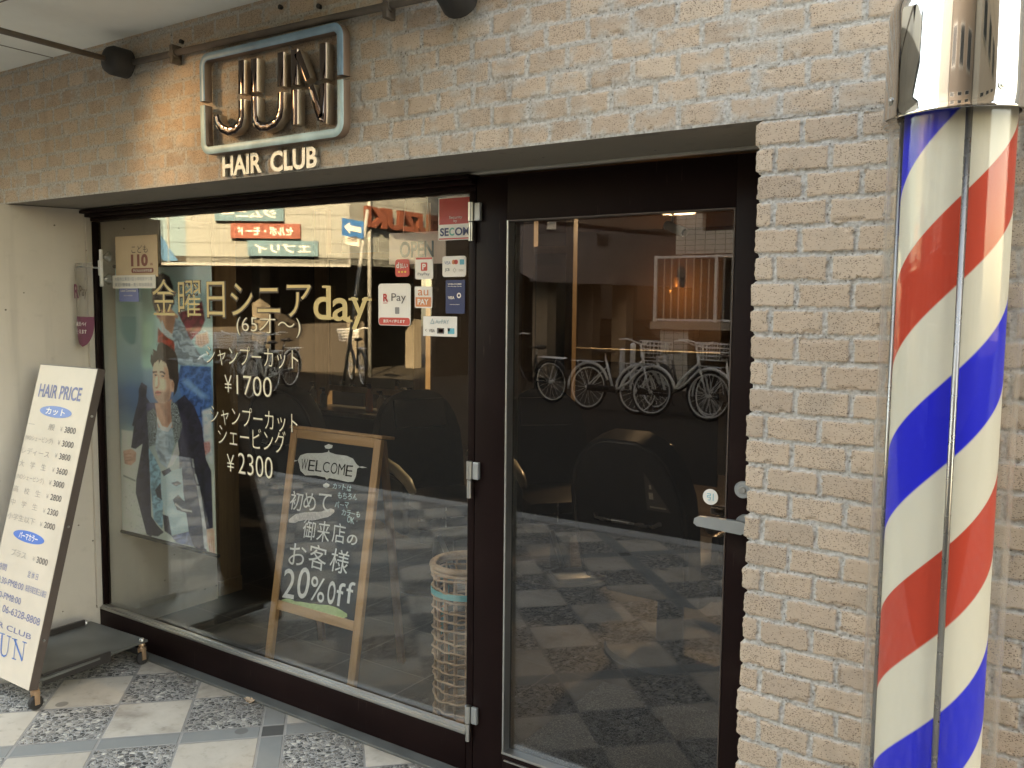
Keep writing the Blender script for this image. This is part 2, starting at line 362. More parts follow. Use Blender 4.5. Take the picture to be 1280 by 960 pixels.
    M['tile_wall'] = tile_mat('pale_wall_tile', (.50, .50, .47), (.16, .15, .14), .22, .11)
    M['beige_wall'] = mat('beige_render', (.27, .235, .19), .8)
    M['brown_brick'] = tile_mat('brown_wall_tile', (.17, .13, .10), (.09, .08, .07), .22, .08)
    M['grey_wall'] = mat('grey_render', (.32, .31, .30), .8)
    M['dark_window'] = mat('dark_window_pane', (.02, .025, .03), .08)
    M['pole_grey'] = mat('grey_sign_pole', (.30, .31, .30), .5)
    M['bollard'] = mat('silver_bollard', (.58, .64, .68), .35, .1)
    M['bike_silver'] = mat('silver_bike_paint', (.85, .87, .86), .3, .0)
    M['bike_dark'] = mat('dark_bike_paint', (.03, .03, .035), .35)
    M['bike_white'] = mat('white_bike_paint', (.80, .82, .80), .35, .0)
    M['tyre'] = mat('tyre_rubber', (.02, .02, .02), .8)
    M['saddle'] = mat('saddle_vinyl', (.03, .024, .02), .6)
    M['car_black'] = mat('black_car_paint', (.012, .012, .014), .15, coat=.6)
    M['lamp'] = emis('lit_lamp_disc', (1., .92, .74), 1.2)
    M['sconce'] = emis('lit_orange_shade', (1., .36, .07), .0)
    M['camera_white'] = mat('white_camera_body', (.70, .70, .66), .4)
    M['purple'] = mat('maroon_print', (.16, .035, .065), .6)
    M['film'] = glass_mat('clear_film', (.80, .80, .76), .05, .3, .15, veil=.22)
    M['open_panel'] = glass_mat('pinkish_clear_panel', (.80, .66, .56), .03, .2, .1, veil=.28)
    M['open_card'] = mat('pinkish_card', (.82, .60, .50), .5)
    M['open_ink'] = mat('blue_grey_letters', (.04, .09, .12), .5)
    M['clear'] = glass_mat('clear_suction_cup', (.85, .87, .87), .12, .6, .05, veil=.05)
    t = NT('barber_stripe'); v = t.coord(); sx = t.new('ShaderNodeSeparateXYZ'); t.l.new(v, sx.inputs[0])
    th = t.math('ARCTAN2', sx.outputs[1], sx.outputs[0])
    PZ = .640
    ph = t.math('FRACT', t.math('SUBTRACT', t.math('DIVIDE', sx.outputs[2], PZ), t.math('DIVIDE', th, 2*math.pi)))
    col = t.ramp(ph, [(0, (.66, .61, .50)), (.246, (.66, .61, .50)), (.252, (.0, .014, .56)), (.497, (.0, .014, .56)), (.503, (.66, .61, .50)), (.747, (.66, .61, .50)), (.753, (.56, .060, .035)), (.996, (.56, .060, .035)), (1, (.66, .61, .50))])
    n = t.noise(t.mapping(v, (30, 30, .6)), 1, 4)
    col = t.mix(t.math('MULTIPLY', n, .12), col, t.mix(1, col, (.6, .58, .55), 'MULTIPLY'))
    M['stripe'] = t.set(color=col, rough=.4, spec=.04)
mk()

# ------------------------------------------------------------------ mesh building
class MB:
    def __init__(s): s.v = []; s.f = []; s.mi = []; s.cur = 0
    def add(s, vs, fs):
        b = len(s.v); s.v += [tuple(map(float, q)) for q in vs]; s.f += [tuple(b+i for i in f) for f in fs]; s.mi += [s.cur]*len(fs); return s
    def box(s, a, b, M4=None):
        x0, y0, z0 = a; x1, y1, z1 = b
        vs = [(x0, y0, z0), (x1, y0, z0), (x1, y1, z0), (x0, y1, z0), (x0, y0, z1), (x1, y0, z1), (x1, y1, z1), (x0, y1, z1)]
        if M4 is not None: vs = [M4 @ Vector(q) for q in vs]
        return s.add(vs, [(3, 2, 1, 0), (4, 5, 6, 7), (0, 1, 5, 4), (1, 2, 6, 5), (2, 3, 7, 6), (3, 0, 4, 7)])
    def bev(s, a, b, r=.004, M4=None):          # box with chamfered edges
        x0, y0, z0 = a; x1, y1, z1 = b; r = min(r, (x1-x0)*.45, (y1-y0)*.45, (z1-z0)*.45)
        bm = bmesh.new(); bmesh.ops.create_cube(bm, size=1)
        for q in bm.verts: q.co = ((q.co.x+.5)*(x1-x0)+x0, (q.co.y+.5)*(y1-y0)+y0, (q.co.z+.5)*(z1-z0)+z0)
        bmesh.ops.bevel(bm, geom=bm.edges[:], offset=r, segments=2, affect='EDGES', profile=.6)
        bm.verts.index_update(); vs = [(M4 @ q.co) if M4 is not None else q.co for q in bm.verts]
        fs = [[q.index for q in f.verts] for f in bm.faces]; bm.free(); return s.add(vs, fs)
    def tube(s, pts, r, n=8, caps=True, closed=False):
        pts = [Vector(p) for p in pts]; rs = r if isinstance(r, (list, tuple)) else [r]*len(pts)
        N = len(pts); rings = []; up = None
        for i, p in enumerate(pts):
            a = pts[i-1] if (i or closed) else p; b = pts[(i+1) % N] if (i < N-1 or closed) else p
            t = (b-a).normalized()
            if up is None: up = Vector((0, 0, 1)) if abs(t.z) < .9 else Vector((1, 0, 0))
            e = t.cross(up).normalized(); up = e.cross(t).normalized()
            rings.append([p+(e*math.cos(2*math.pi*k/n)+up*math.sin(2*math.pi*k/n))*rs[i] for k in range(n)])
        vs = [q for ring in rings for q in ring]; fs = []
        for i in range(N if closed else N-1):
            j = (i+1) % N
            for k in range(n): fs.append((i*n+k, i*n+(k+1) % n, j*n+(k+1) % n, j*n+k))
        if caps and not closed: fs += [tuple(range(n-1, -1, -1)), tuple((N-1)*n+k for k in range(n))]
        return s.add(vs, [tuple(reversed(f)) for f in fs])
    def lathe(s, prof, c=(0, 0, 0), n=32, M4=None, cap=True):
        vs = []; fs = []; m = len(prof)
        for r, z in prof:
            for k in range(n):
                a = 2*math.pi*k/n; q = Vector((r*math.cos(a), r*math.sin(a), z))
                if M4 is not None: q = M4 @ q
                vs.append(q+Vector(c))
        for i in range(m-1):
            for k in range(n): fs.append((i*n+k, i*n+(k+1) % n, (i+1)*n+(k+1) % n, (i+1)*n+k))
        if cap:
            if prof[0][0] > 1e-5: fs.append(tuple(range(n-1, -1, -1)))
            if prof[-1][0] > 1e-5: fs.append(tuple((m-1)*n+k for k in range(n)))
        return s.add(vs, fs)
    def prism(s, poly, o, ex, ez, d):            # polygon in the (ex, ez) frame at o, extruded by the vector d
        o, ex, ez, d = map(Vector, (o, ex, ez, d)); n = len(poly)
        vs = [o+ex*p[0]+ez*p[1] for p in poly]; vs += [q+d for q in vs]
        fs = [tuple(range(n)), tuple(range(2*n-1, n-1, -1))]+[(i, i+n, (i+1) % n+n, (i+1) % n) for i in range(n)]
        if ex.cross(ez).dot(d) > 0: fs = [tuple(reversed(f)) for f in fs]
        return s.add(vs, fs)
    def torus(s, c, R, r, ax, n=32, k=8):
        ax = Vector(ax).normalized(); e = ax.orthogonal().normalized(); f = ax.cross(e)
        return s.tube([Vector(c)+(e*math.cos(2*math.pi*i/n)+f*math.sin(2*math.pi*i/n))*R for i in range(n)], r, k, closed=True)
    def text(s, body, o, ex, ez, w, h, bold=0., lift=0., depth=0., rot=0., shear=0.):
        """lettering fitted to a box w x h whose lower left corner is o; ex, ez: reading direction and up"""
        vs, fs = glyphs(body, bold, depth)
        x0, x1, y0, y1 = vs[:, 0].min(), vs[:, 0].max(), vs[:, 1].min(), vs[:, 1].max()
        o, ex, ez = np.array(o, float), np.array(ex, float), np.array(ez, float); nn = np.cross(ex, ez)
        u = (vs[:, 0]-x0)/(x1-x0); q = (vs[:, 1]-y0)/max(1e-6, y1-y0)
        U = u*w + q*h*shear; Q = q*h + (u-.5)*w*math.tan(rot)
        p = o + U[:, None]*ex + Q[:, None]*ez + (lift + (vs[:, 2]*(1 if depth else 0))[:, None])*nn
        return s.add(p, fs)
    def build(s, name, m, parent=None, smooth=False, auto=None):
        me = bpy.data.meshes.new(name); me.from_pydata(s.v, [], s.f)
        for q in (m if isinstance(m, (list, tuple)) else [m]): me.materials.append(M[q] if isinstance(q, str) else q)
        if isinstance(m, (list, tuple)): me.polygons.foreach_set('material_index', s.mi)
        if smooth: me.polygons.foreach_set('use_smooth', [True]*len(me.polygons))
        me.update()
        if auto:
            me.polygons.foreach_set('use_smooth', [True]*len(me.polygons)); me.set_sharp_from_angle(angle=R_(auto))
        o = bpy.data.objects.new(name, me); COL.objects.link(o)
        if parent:
            o.parent = parent; o.matrix_parent_inverse = parent.matrix_world.inverted()
        return o
_gc = {}
def glyphs(body, bold=0., depth=0.):
    k = (body, bold, depth)
    if k not in _gc:
        c = bpy.data.curves.new('glyph', 'FONT'); c.body = body; c.offset = bold; c.resolution_u = 4; c.extrude = depth
        o = bpy.data.objects.new('glyph', c); COL.objects.link(o)
        me = bpy.data.meshes.new_from_object(o.evaluated_get(bpy.context.evaluated_depsgraph_get()))
        v = np.empty(len(me.vertices)*3); me.vertices.foreach_get('co', v); v = v.reshape(-1, 3)
        f = [tuple(p.vertices) for p in me.polygons]
        bpy.data.objects.remove(o); bpy.data.curves.remove(c); bpy.data.meshes.remove(me); _gc[k] = (v, f)
    return _gc[k]

def tag(o, label=None, cat=None, group=None, kind=None):
    if label: o['label'] = label
    if cat: o['category'] = cat
    if group: o['group'] = group
    if kind: o['kind'] = kind
    return o
def thing(name, label, cat, loc=(0, 0, 0), rz=0., group=None):
    o = bpy.data.objects.new(name, None); COL.objects.link(o); o.empty_display_size = .1
    o.location = loc; o.rotation_euler = (0, 0, rz); o.matrix_world = Matrix.Translation(loc) @ Matrix.Rotation(rz, 4, 'Z')
    return tag(o, label, cat, group)
def part(mb, name, m, t, **k):                   # a part modelled in its thing's own coordinates
    o = mb.build(name, m, None, **k); o.parent = t; return o
def copy_tree(o, parent=None):
    c = o.copy(); COL.objects.link(c)
    if parent: c.parent = parent
    for ch in list(o.children): copy_tree(ch, c)
    return c
def struct(mb, name, m, **k): return tag(mb.build(name, m, **k), kind='structure')
X, Y, Z = (1, 0, 0), (0, 1, 0), (0, 0, 1)

# ================================================================== LARGE STRUCTURE
# ---- ground
struct(MB().add([(-60, -60, -.10), (60, -60, -.10), (60, 60, -.10), (-60, 60, -.10)], [(0, 1, 2, 3)]), 'road', 'asphalt')
struct(MB().box((-40, -2.86, -.095), (40, .336, 0)), 'pavement', 'paving')
kb = MB()
for i in range(-34, 34): kb.bev((i*.6-.3, -3.03, -.09), (i*.6+.297, -2.862, .004), .012)
struct(kb, 'kerb', 'kerb')
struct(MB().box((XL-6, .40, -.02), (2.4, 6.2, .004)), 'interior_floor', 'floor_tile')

# ---- brick shop front (height field: bricks, mortar, chips)
def vnoise(x, z, sc, seed):
    g = np.random.default_rng(seed).random((256, 256)); x = x*sc; z = z*sc
    i = np.floor(x).astype(int); j = np.floor(z).astype(int); fx = x-i; fz = z-j
    fx = fx*fx*(3-2*fx); fz = fz*fz*(3-2*fz)
    A = g[i % 256, j % 256]; B = g[(i+1) % 256, j % 256]; C_ = g[i % 256, (j+1) % 256]; E_ = g[(i+1) % 256, (j+1) % 256]
    return (A*(1-fx)+B*fx)*(1-fz)+(C_*(1-fx)+E_*fx)*fz
def sstep(a, b, x):
    t = np.clip((x-a)/(b-a), 0, 1); return t*t*(3-2*t)
BW, BH = .123, .0615
def brick_field(x, z, rough):
    """returns outward height, and the mask / tone / smear colours. rough 0 = the pier's raked joints, 1 = the smeared joints over the door"""
    xx = x + .004*(vnoise(x, z, 9, 1)-.5) + .002*(vnoise(x, z, 40, 2)-.5)
    zz = z - 2.05 + .005*(vnoise(x, z, 6, 3)-.5) + .002*(vnoise(x, z, 50, 4)-.5)
    row = np.floor(zz/BH).astype(int); fz = zz-row*BH
    rg = np.random.default_rng(5); ro = rg.random(512)*.012
    off = np.where(row % 2 == 0, .040, .101)+ro[row % 512]
    col = np.floor((xx-off)/BW).astype(int); fx = xx-off-col*BW
    G = rg.random((512, 512, 4)); P = G[row % 512, col % 512]
    jw = .0058+.002*rough*vnoise(x, z, 12, 9)
    d = np.minimum(np.minimum(fx, BW-fx)-jw, np.minimum(fz, BH-fz)-jw*.92) + .0032*(vnoise(x, z, 130, 6)-.5) + .0025*(vnoise(x, z, 45, 7)-.5)
    mask = sstep(-.0008, .0012, d); rise = sstep(-.0012, .0016, d)
    n_hi = vnoise(x, z, 220, 11); n_m = vnoise(x, z, 70, 12); n_l = vnoise(x, z, 18, 13)
    sm = sstep(.50, .72, vnoise(x, z, 22, 14)*.6+n_m*.25+rough*.17*(vnoise(x, z, 5, 15)) )*(.25+.75*rough)
    sm = sm*sstep(.028, .004, d)*rise + (1-rise)
    hm = -.0034*(1-rough*.75) + .0034*(n_m-.5) + .0030*(n_hi-.5) + .003*(n_l-.5)
    hb = .0022*P[..., 0] + (P[..., 1]-.5)*.02*(fx-BW/2)+(P[..., 2]-.5)*.035*(fz-BH/2) + .0005*(n_hi-.5)+.0006*(n_m-.5)
    chip = sstep(.74, .84, vnoise(x, z, 38, 16))*sstep(.012, .001, d)*.005
    h = hm*(1-rise)+(hb-chip)*rise
    h = np.where((sm > .35) & (rise > .5), np.maximum(h, hb+.0008*(n_hi-.2)), h)
    m = mask*(1-np.clip(sm*.9, 0, 1)*(rise > .5)*rough*.8 - chip*20)
    return h, np.stack([np.clip(m, 0, 1), P[..., 3], np.clip(sm, 0, 1), np.ones_like(m)], -1)
def brick_sheet(x0, x1, z0, z1, res, rough, ragged=False, side=None):
    nx = int(round((x1-x0)/res))+1; nz = int(round((z1-z0)/res))+1
    gx, gz = np.meshgrid(np.linspace(x0, x1, nx), np.linspace(z0, z1, nz), indexing='ij')
    h, c = brick_field(gx, gz, rough if not callable(rough) else rough(gx, gz)); h = h*.72
    px = gx.copy()
    if ragged:                                     # the free edge of the pier: each course ends a little differently, joints sit back
        rw = np.floor((gz-2.05)/BH).astype(int); e = np.random.default_rng(3).random(512)[rw % 512]
        lip = (c[..., 0] < .4)*.006 - (e-.5)*.010 + .003*(vnoise(gx, gz, 90, 21)-.5)
        wgt = np.clip(1-(gx-x0)/.03, 0, 1); px = gx + lip*wgt
        h = h - .006*sstep(.008, 0, gx-x0)
    V = np.stack([px, -h, gz], -1)
    idx = np.arange(nx*nz).reshape(nx, nz)
    Fq = np.stack([idx[:-1, :-1], idx[1:, :-1], idx[1:, 1:], idx[:-1, 1:]], -1).reshape(-1, 4)
    V = V.reshape(-1, 3); C_ = c.reshape(-1, 4)
    if side:                                       # return the free edge back to the shop front
        edge = idx[0, :]; b = len(V); back = V[edge].copy(); back[:, 1] = side
        V = np.vstack([V, back]); C_ = np.vstack([C_, C_[edge]])
        bi = b+np.arange(nz); Fq = np.vstack([Fq, np.stack([bi[:-1], edge[:-1], edge[1:], bi[1:]], -1)])
    return V, Fq, C_
def grid_mesh(name, chunks, m, attr, parent):
    V = np.vstack([c[0] for c in chunks]); C_ = np.vstack([c[2] for c in chunks]); b = 0; Fs = []
    for c in chunks: Fs.append(c[1]+b); b += len(c[0])
    Fq = np.vstack(Fs); me = bpy.data.meshes.new(name)
    me.vertices.add(len(V)); me.vertices.foreach_set('co', V.astype(np.float32).ravel())
    me.loops.add(Fq.size); me.loops.foreach_set('vertex_index', Fq.astype(np.int32).ravel())
    me.polygons.add(len(Fq)); me.polygons.foreach_set('loop_start', np.arange(0, Fq.size, 4, dtype=np.int32))
    me.update(calc_edges=True)
    me.polygons.foreach_set('use_smooth', np.ones(len(Fq), dtype=bool))
    a = me.attributes.new(attr, 'FLOAT_COLOR', 'POINT'); a.data.foreach_set('color', C_.astype(np.float32).ravel())
    me.materials.append(M[m]); o = bpy.data.objects.new(name, me); COL.objects.link(o)
    if parent: o.parent = parent
    return o
wall = thing('brick_wall', 'pale yellow brick shop front with rough grey mortar around the dark doorway', 'brick wall', (0, 0, 0))
rough_f = lambda x, z: np.clip((.55-x)/.6, .12, 1.)
grid_mesh('bricks', [brick_sheet(-4.6, .60, H, 2.90, .0045, rough_f), brick_sheet(.60, 2.6, H, 2.90, .008, .12),
                     brick_sheet(0, .80, 0., H, .0030, .06, True, D), brick_sheet(.80, 2.6, 0., H, .009, .06)], 'brick', 'bk', wall)
# underside of the lintel, and the masonry behind and above
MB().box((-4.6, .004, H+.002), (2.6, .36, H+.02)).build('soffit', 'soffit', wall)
up = MB(); up.box((1.5, .02, 2.90), (45, 9, 26)); up.box((-30, .02, 2.90), (1.5, 9, 10.4)); up.box((-30, .03, 0), (-4.6, .3, 2.9)); up.box((2.6, .01, 0), (45, .4, 2.9))  # unseen upper blocks, heights and ends shaped to throw shade on the street
up.box((-4.6, .02, H+.021), (2.6, .40, 2.90)); up.box((.004, D+.001, .0), (2.6, .40, H+.0))
up.build('upper_wall', 'beige_wall', wall)
MB().box((XL, D-.018, H-.006), (0, D+.03, H+.001)).build('sealant_strip', 'seal', wall)

# ---- pale concrete return on the left
lw_ = thing('concrete_wall', 'smooth pale concrete side wall left of the shop window', 'wall', (XL, 0, 0))
mb = MB(); mb.prism([(XL, .319), (XL, 1.0), (-4.6, 1.0), (-4.6, -.10), (-3.41, -.10)], (0, 0, -.01), X, Y, (0, 0, H+.009)); mb.build('wall_face', 'pale_render', lw_)
MB().box((XL-.001, .300, .15), (XL+.012, D, H-.01)).build('corner_bead', 'pale_render', lw_)

# ---- canopy over the pavement
cn = thing('canopy', 'flat off white canopy ceiling over the pavement', 'canopy', (-5, 0, 2.62))
MB().bev((-14, -1.05, 2.62), (-.9, .012, 2.80), .01).build('ceiling_panel', 'ceiling', cn, auto=40)
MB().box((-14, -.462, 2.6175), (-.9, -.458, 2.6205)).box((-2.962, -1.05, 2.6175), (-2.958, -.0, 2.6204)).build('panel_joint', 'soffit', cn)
MB().box((-14, -1.10, 2.585), (-.9, -1.051, 2.84)).build('fascia', 'frame', cn)

# ---- interior shell
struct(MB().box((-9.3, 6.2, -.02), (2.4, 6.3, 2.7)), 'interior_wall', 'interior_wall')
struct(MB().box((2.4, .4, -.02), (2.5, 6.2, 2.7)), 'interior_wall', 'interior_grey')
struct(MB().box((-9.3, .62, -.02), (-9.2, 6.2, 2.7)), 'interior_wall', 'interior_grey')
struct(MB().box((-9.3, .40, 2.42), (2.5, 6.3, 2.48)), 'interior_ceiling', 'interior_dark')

# ================================================================== SHOP FRONT
win = thing('shop_window', 'large shop window in a dark brown frame left of the door', 'window', (-2.1, D, 0))
f = MB()
f.bev((XL-.003, D-.045, 2.028), (-1.033, D+.06, H-.007), .004)
f.bev((XL+.012, D-.028, 2.012), (-1.033, D+.055, 2.027), .003)
f.bev((XL+.02, D-.004, 1.996), (-1.033, D+.05, 2.011), .003)
f.bev((XL+.002, D+.012, .155), (XL+.016, D+.05, 1.996), .003)
f.bev((-1.062, D-.002, .012), (-1.034, D+.06, 2.0), .003)
f.build('frame', 'frame', win, auto=40)
MB().bev((XL+.002, D-.004, .012), (-1.063, D+.06, .142), .006).build('base_panel', 'frame', win, auto=40)
MB().bev((XL+.002, D-.006, .1425), (-1.063, D+.024, .156), .004).bev((XL+.02, D+.001, .1565), (-1.064, D+.022, .164), .003).build('glazing_bead', 'bead', win, auto=40)
MB().bev((XL, D-.05, .0005), (-1.03, D+.02, .0115), .003).build('threshold', 'checker_plate', win)
MB().box((XL+.005, YG, .15), (-1.05, YG+.008, 2.0)).build('glass_pane', 'glass', win)

door = thing('glass_door', 'dark brown framed glass door of the hair salon', 'door', (-.55, D, 0))
DX0, DX1, DZ0, DZ1 = -.908, -.158, .123, 1.893
f = MB()
f.bev((-1.030, D-.006, .014), (DX0, D+.05, 2.036), .005); f.bev((DX1, D-.006, .014), (-.004, D+.05, 2.036), .005)
f.bev((DX0-.001, D-.0055, .014), (DX1+.001, D+.05, DZ0), .003); f.bev((DX0-.001, D-.0055, DZ1), (DX1+.001, D+.05, 2.036), .003)
f.build('door_frame', 'frame', door, auto=40)
f = MB(); r = .007
f.bev((DX0, D-.008, DZ0), (DX0+r, D+.03, DZ1), .002); f.bev((DX0, D-.010, DZ0), (DX1, D+.03, DZ0+r*1.2), .002); f.bev((DX0+.01, D-.012, DZ0-.022), (DX1-.01, D-.005, DZ0-.017), .002)
f.build('glazing_bead', 'bead', door)
f = MB(); f.bev((DX0+.001, D-.007, DZ1-.004), (DX1, D+.03, DZ1), .001); f.bev((DX1-.004, D-.007, DZ0+r), (DX1, D+.03, DZ1-.004), .001); f.build('dark_bead', 'board_edge', door)
MB().box((DX0+.003, YG, DZ0+.003), (DX1-.003, YG+.008, DZ1-.003)).build('glass_pane', 'door_glass', door)
def hinge(zc, L, label=None):
    h = MB(); x = -1.041; y = D-.019
    h.tube([(x, y, zc-L), (x, y, zc-.002)], .0085, 14); h.tube([(x, y, zc+.002), (x, y, zc+L)], .0105, 14)
    o = h.build('hinge', 'steel', door, auto=40)
    h2 = MB(); h2.bev((x+.012, D-.020, zc+.002), (x+.036, D-.0065, zc+L*.97), .003); h2.build('hinge_leaf', 'handle_grey', o)
for py, L in ((277, .062), (600, .062), (906, .062)):
    hinge(float(aty(590, py, D-.02)[2]), L)
# lever, rose, lock
hz = aty(900, 656, D-.06)
l = MB(); lz = float(hz[2]); yl = D-.062
xa = float(aty(871, 654, yl)[0]); xb = float(aty(926, 662, yl)[0])
prof = [(-.0, -.013), (xb-xa, -.019), (xb-xa+.012, -.012), (xb-xa+.015, .0), (xb-xa+.010, .013), (xb-xa, .017), (.004, .015), (-.008, .008), (-.010, -.006)]
l.prism(prof, (xa, yl, lz), X, Z, (0, .014, 0)); l.tube([(xb+.002, yl+.012, lz), (xb+.002, D-.004, lz)], .012, 16)
l.build('door_handle', 'handle_grey', door, auto=40)
RX = Matrix.Rotation(R_(90), 4, 'X')
def disc(mb, c, r, d, n=32): return mb.lathe([(r*.96, 0), (r, d*.3), (r, d*.7), (r*.93, d)], c, n, RX)
q = aty(929, 655, D-.01); disc(MB(), (float(q[0])+.006, D-.005, lz), .027, .012).build('handle_rose', 'handle_grey', door, auto=40)
q = aty(927, 612, D-.01); o = disc(MB(), (float(q[0])+.004, D-.005, float(q[2])), .024, .010).build('lock', 'handle_grey', door, auto=40)
disc(MB(), (float(q[0])+.004, D-.015, float(q[2])), .010, .004).build('keyhole', 'steel', o)
q = aty(896, 638, YG+.02); MB().bev((float(q[0])-.018, YG+.012, float(q[2])-.012), (float(q[0])+.026, YG+.028, float(q[2])+.012), .006).build('inner_latch', 'chrome', door)

# ---- window stickers and lettering (positions read off the photograph, on the plane of the glass)
YS = YG-.0035
def rect(x0, y0, x1, y1, Yp=None):               # pixel box -> world x0, z0, w, h on the plane Yp
    Yp = YS if Yp is None else Yp; ym = (y0+y1)/2
    a = aty(x0, ym, Yp); b = aty(x1, ym, Yp); xm = (x0+x1)/2
    c = aty(xm, y0, Yp); d = aty(xm, y1, Yp)
    return float(a[0]), float(d[2]), float(b[0]-a[0]), float(c[2]-d[2])
def rrect(w, h, r, n=5):
    pts = []
    for cx, cy, a0 in ((w-r, h-r, 0), (r, h-r, 90), (r, r, 180), (w-r, r, 270)):
        for i in range(n+1):
            a = R_(a0+90*i/n); pts.append((cx+r*math.cos(a), cy+r*math.sin(a)))
    return pts
def sticker(name, label, cat, px, m, r=.006, group='stickers on the shop window', y=None):
    x0, z0, w, h = rect(*px); y = YS if y is None else y
    t = thing(name, label, cat, (x0, y, z0), 0, group)
    part(MB().prism(rrect(w, h, r), (0, 0, 0), X, Z, (0, .0026, 0)), 'sheet', m, t)
    def pl(u0, v0, u1, v1): return (u0*w, -.0006, v0*h), (u1-u0)*w, (v1-v0)*h
    def patch(nm, m, u0, v0, u1, v1, rr=.001):
        o, a, b = pl(u0, v0, u1, v1); part(MB().prism(rrect(a, b, min(rr, a*.45, b*.45)), o, X, Z, (0, .0006, 0)), nm, m, t)
    def word(lines, m, nm='lettering'):
        mb = MB()
        for body, u0, v0, u1, v1, bold in lines:
            o, a, b = pl(u0, v0, u1, v1); mb.text(body, o, X, Z, a, b, bold, .0009)
        part(mb, nm, m, t)
    return t, patch, word, w, h
def circ(w, h, n=20): return [(w/2+w/2*math.cos(2*math.pi*i/n), h/2+h/2*math.sin(2*math.pi*i/n)) for i in range(n)]

t, patch, word, w, h = sticker('security_sticker', 'red and white security company sticker at the top right of the window', 'sticker', (548, 246, 589, 300), 'sticker_white', .002)
patch('red_field', 'red_sticker', .03, .37, .97, .975); patch('red_rule', 'sticker_red', .02, .02, .98, .05)
word([('Security', .34, .475, .74, .56, 0), ('by', .48, .40, .58, .475, 0)], 'sticker_white')
word([('SE', .06, .10, .33, .29, .03), ('OM', .52, .10, .96, .29, .03)], 'navy'); word([('C', .345, .10, .50, .29, .03)], 'green_ink', 'green_letter')
t, patch, word, w, h = sticker('payment_sticker', 'small red payment sticker with three yellow dots', 'sticker', (494, 324, 511.5, 346), 'sticker_red', .012)
word([('d', .10, .50, .30, .82, .03), ('払い', .36, .48, .92, .78, .02)], 'sticker_white')
for u in (.28, .50, .72):
    o, a, b = (w*(u-.06), -.0007, h*.22), w*.13, h*.11; part(MB().prism(circ(a, b), o, X, Z, (0, .0006, 0)), 'dot', 'yellow_ink', t)
t, patch, word, w, h = sticker('payment_sticker', 'white payment sticker with red top edge and red letter P square', 'sticker', (519, 321.5, 541, 349), 'sticker_white', .006)
patch('red_edge', 'sticker_red', .04, .90, .96, .985); patch('red_square', 'sticker_red', .33, .38, .69, .76, .004)
word([('P', .42, .44, .62, .70, .03)], 'sticker_white', 'white_letter'); word([('PayPay', .16, .14, .84, .30, .01)], 'grey_ink')
t, patch, word, w, h = sticker('payment_sticker', 'white card sticker with two rows of card logos at the right edge', 'sticker', (553, 320, 582.5, 346), 'sticker_white', .010)
word([('VISA', .10, .60, .36, .76, .0)], 'ink_blue'); patch('card_logo', 'orange', .41, .60, .55, .82, .01); patch('card_logo', 'sticker_red', .50, .60, .66, .82, .01)
patch('card_logo', 'cyan_ink', .74, .58, .92, .83); word([('JCB', .12, .24, .32, .42, .03)], 'grey_ink', 'dark_lettering'); word([('◇', .46, .20, .60, .44, 0), ('DISC', .72, .26, .94, .36, 0)], 'ink_grey', 'grey_lettering')
t, patch, word, w, h = sticker('payment_sticker', 'large white payment sticker with red letter R and red band', 'sticker', (473, 354.5, 513, 407), 'sticker_white', .012)
patch('red_band', 'sticker_red', .015, .015, .985, .19, .010); word([('R', .16, .57, .32, .76, .035)], 'red_sticker', 'red_letter'); patch('red_line', 'red_sticker', .15, .53, .29, .545)
word([('Pay', .42, .53, .87, .77, 0)], 'ink_dark'); word([('楽天ペイ使えます', .16, .065, .84, .145, .02)], 'sticker_white', 'band_lettering')
patch('terminal_picture', 'grey_ink', .53, .28, .66, .44, .003)
t, patch, word, w, h = sticker('payment_sticker', 'white and orange payment sticker with the letters au', 'sticker', (518.5, 358, 540, 385), 'sticker_white', .006)
patch('orange_field', 'orange', .05, .06, .95, .50); word([('au', .20, .58, .80, .84, 0)], 'orange'); word([('PAY', .18, .16, .82, .42, .03)], 'sticker_white', 'white_lettering')
t, patch, word, w, h = sticker('payment_sticker', 'navy blue card sticker with white print at the right edge', 'sticker', (557, 350, 581, 392), 'navy', .004)
word([('WELCOME', .12, .86, .84, .90, .02), ('We Accept Cards', .12, .79, .84, .83, .01), ('VISA', .14, .43, .48, .52, .03), ('○', .60, .46, .82, .62, .06), ('contactless', .24, .26, .74, .29, 0)], 'sticker_white')
t, patch, word, w, h = sticker('payment_sticker', 'white oblong payment sticker with pale triangle below the navy one', 'sticker', (529, 395.5, 571, 420.5), 'sticker_white', .002)
word([('△', .22, .62, .35, .90, .01), ('AirPAY', .38, .64, .78, .84, 0)], 'teal_panel'); word([('VISA', .18, .20, .36, .36, .01), ('<', .07, .22, .11, .36, 0)], 'ink_dark', 'dark_lettering')
patch('card_logo', 'ink_dark', .42, .14, .63, .42); patch('card_logo_disc', 'orange', .46, .18, .53, .38, .01); patch('card_logo_disc', 'sticker_red', .53, .18, .60, .38, .01); patch('card_logo', 'cyan_ink', .74, .14, .93, .42)
patch('card_logo', 'grey_ink', .735, .27, .80, .425)
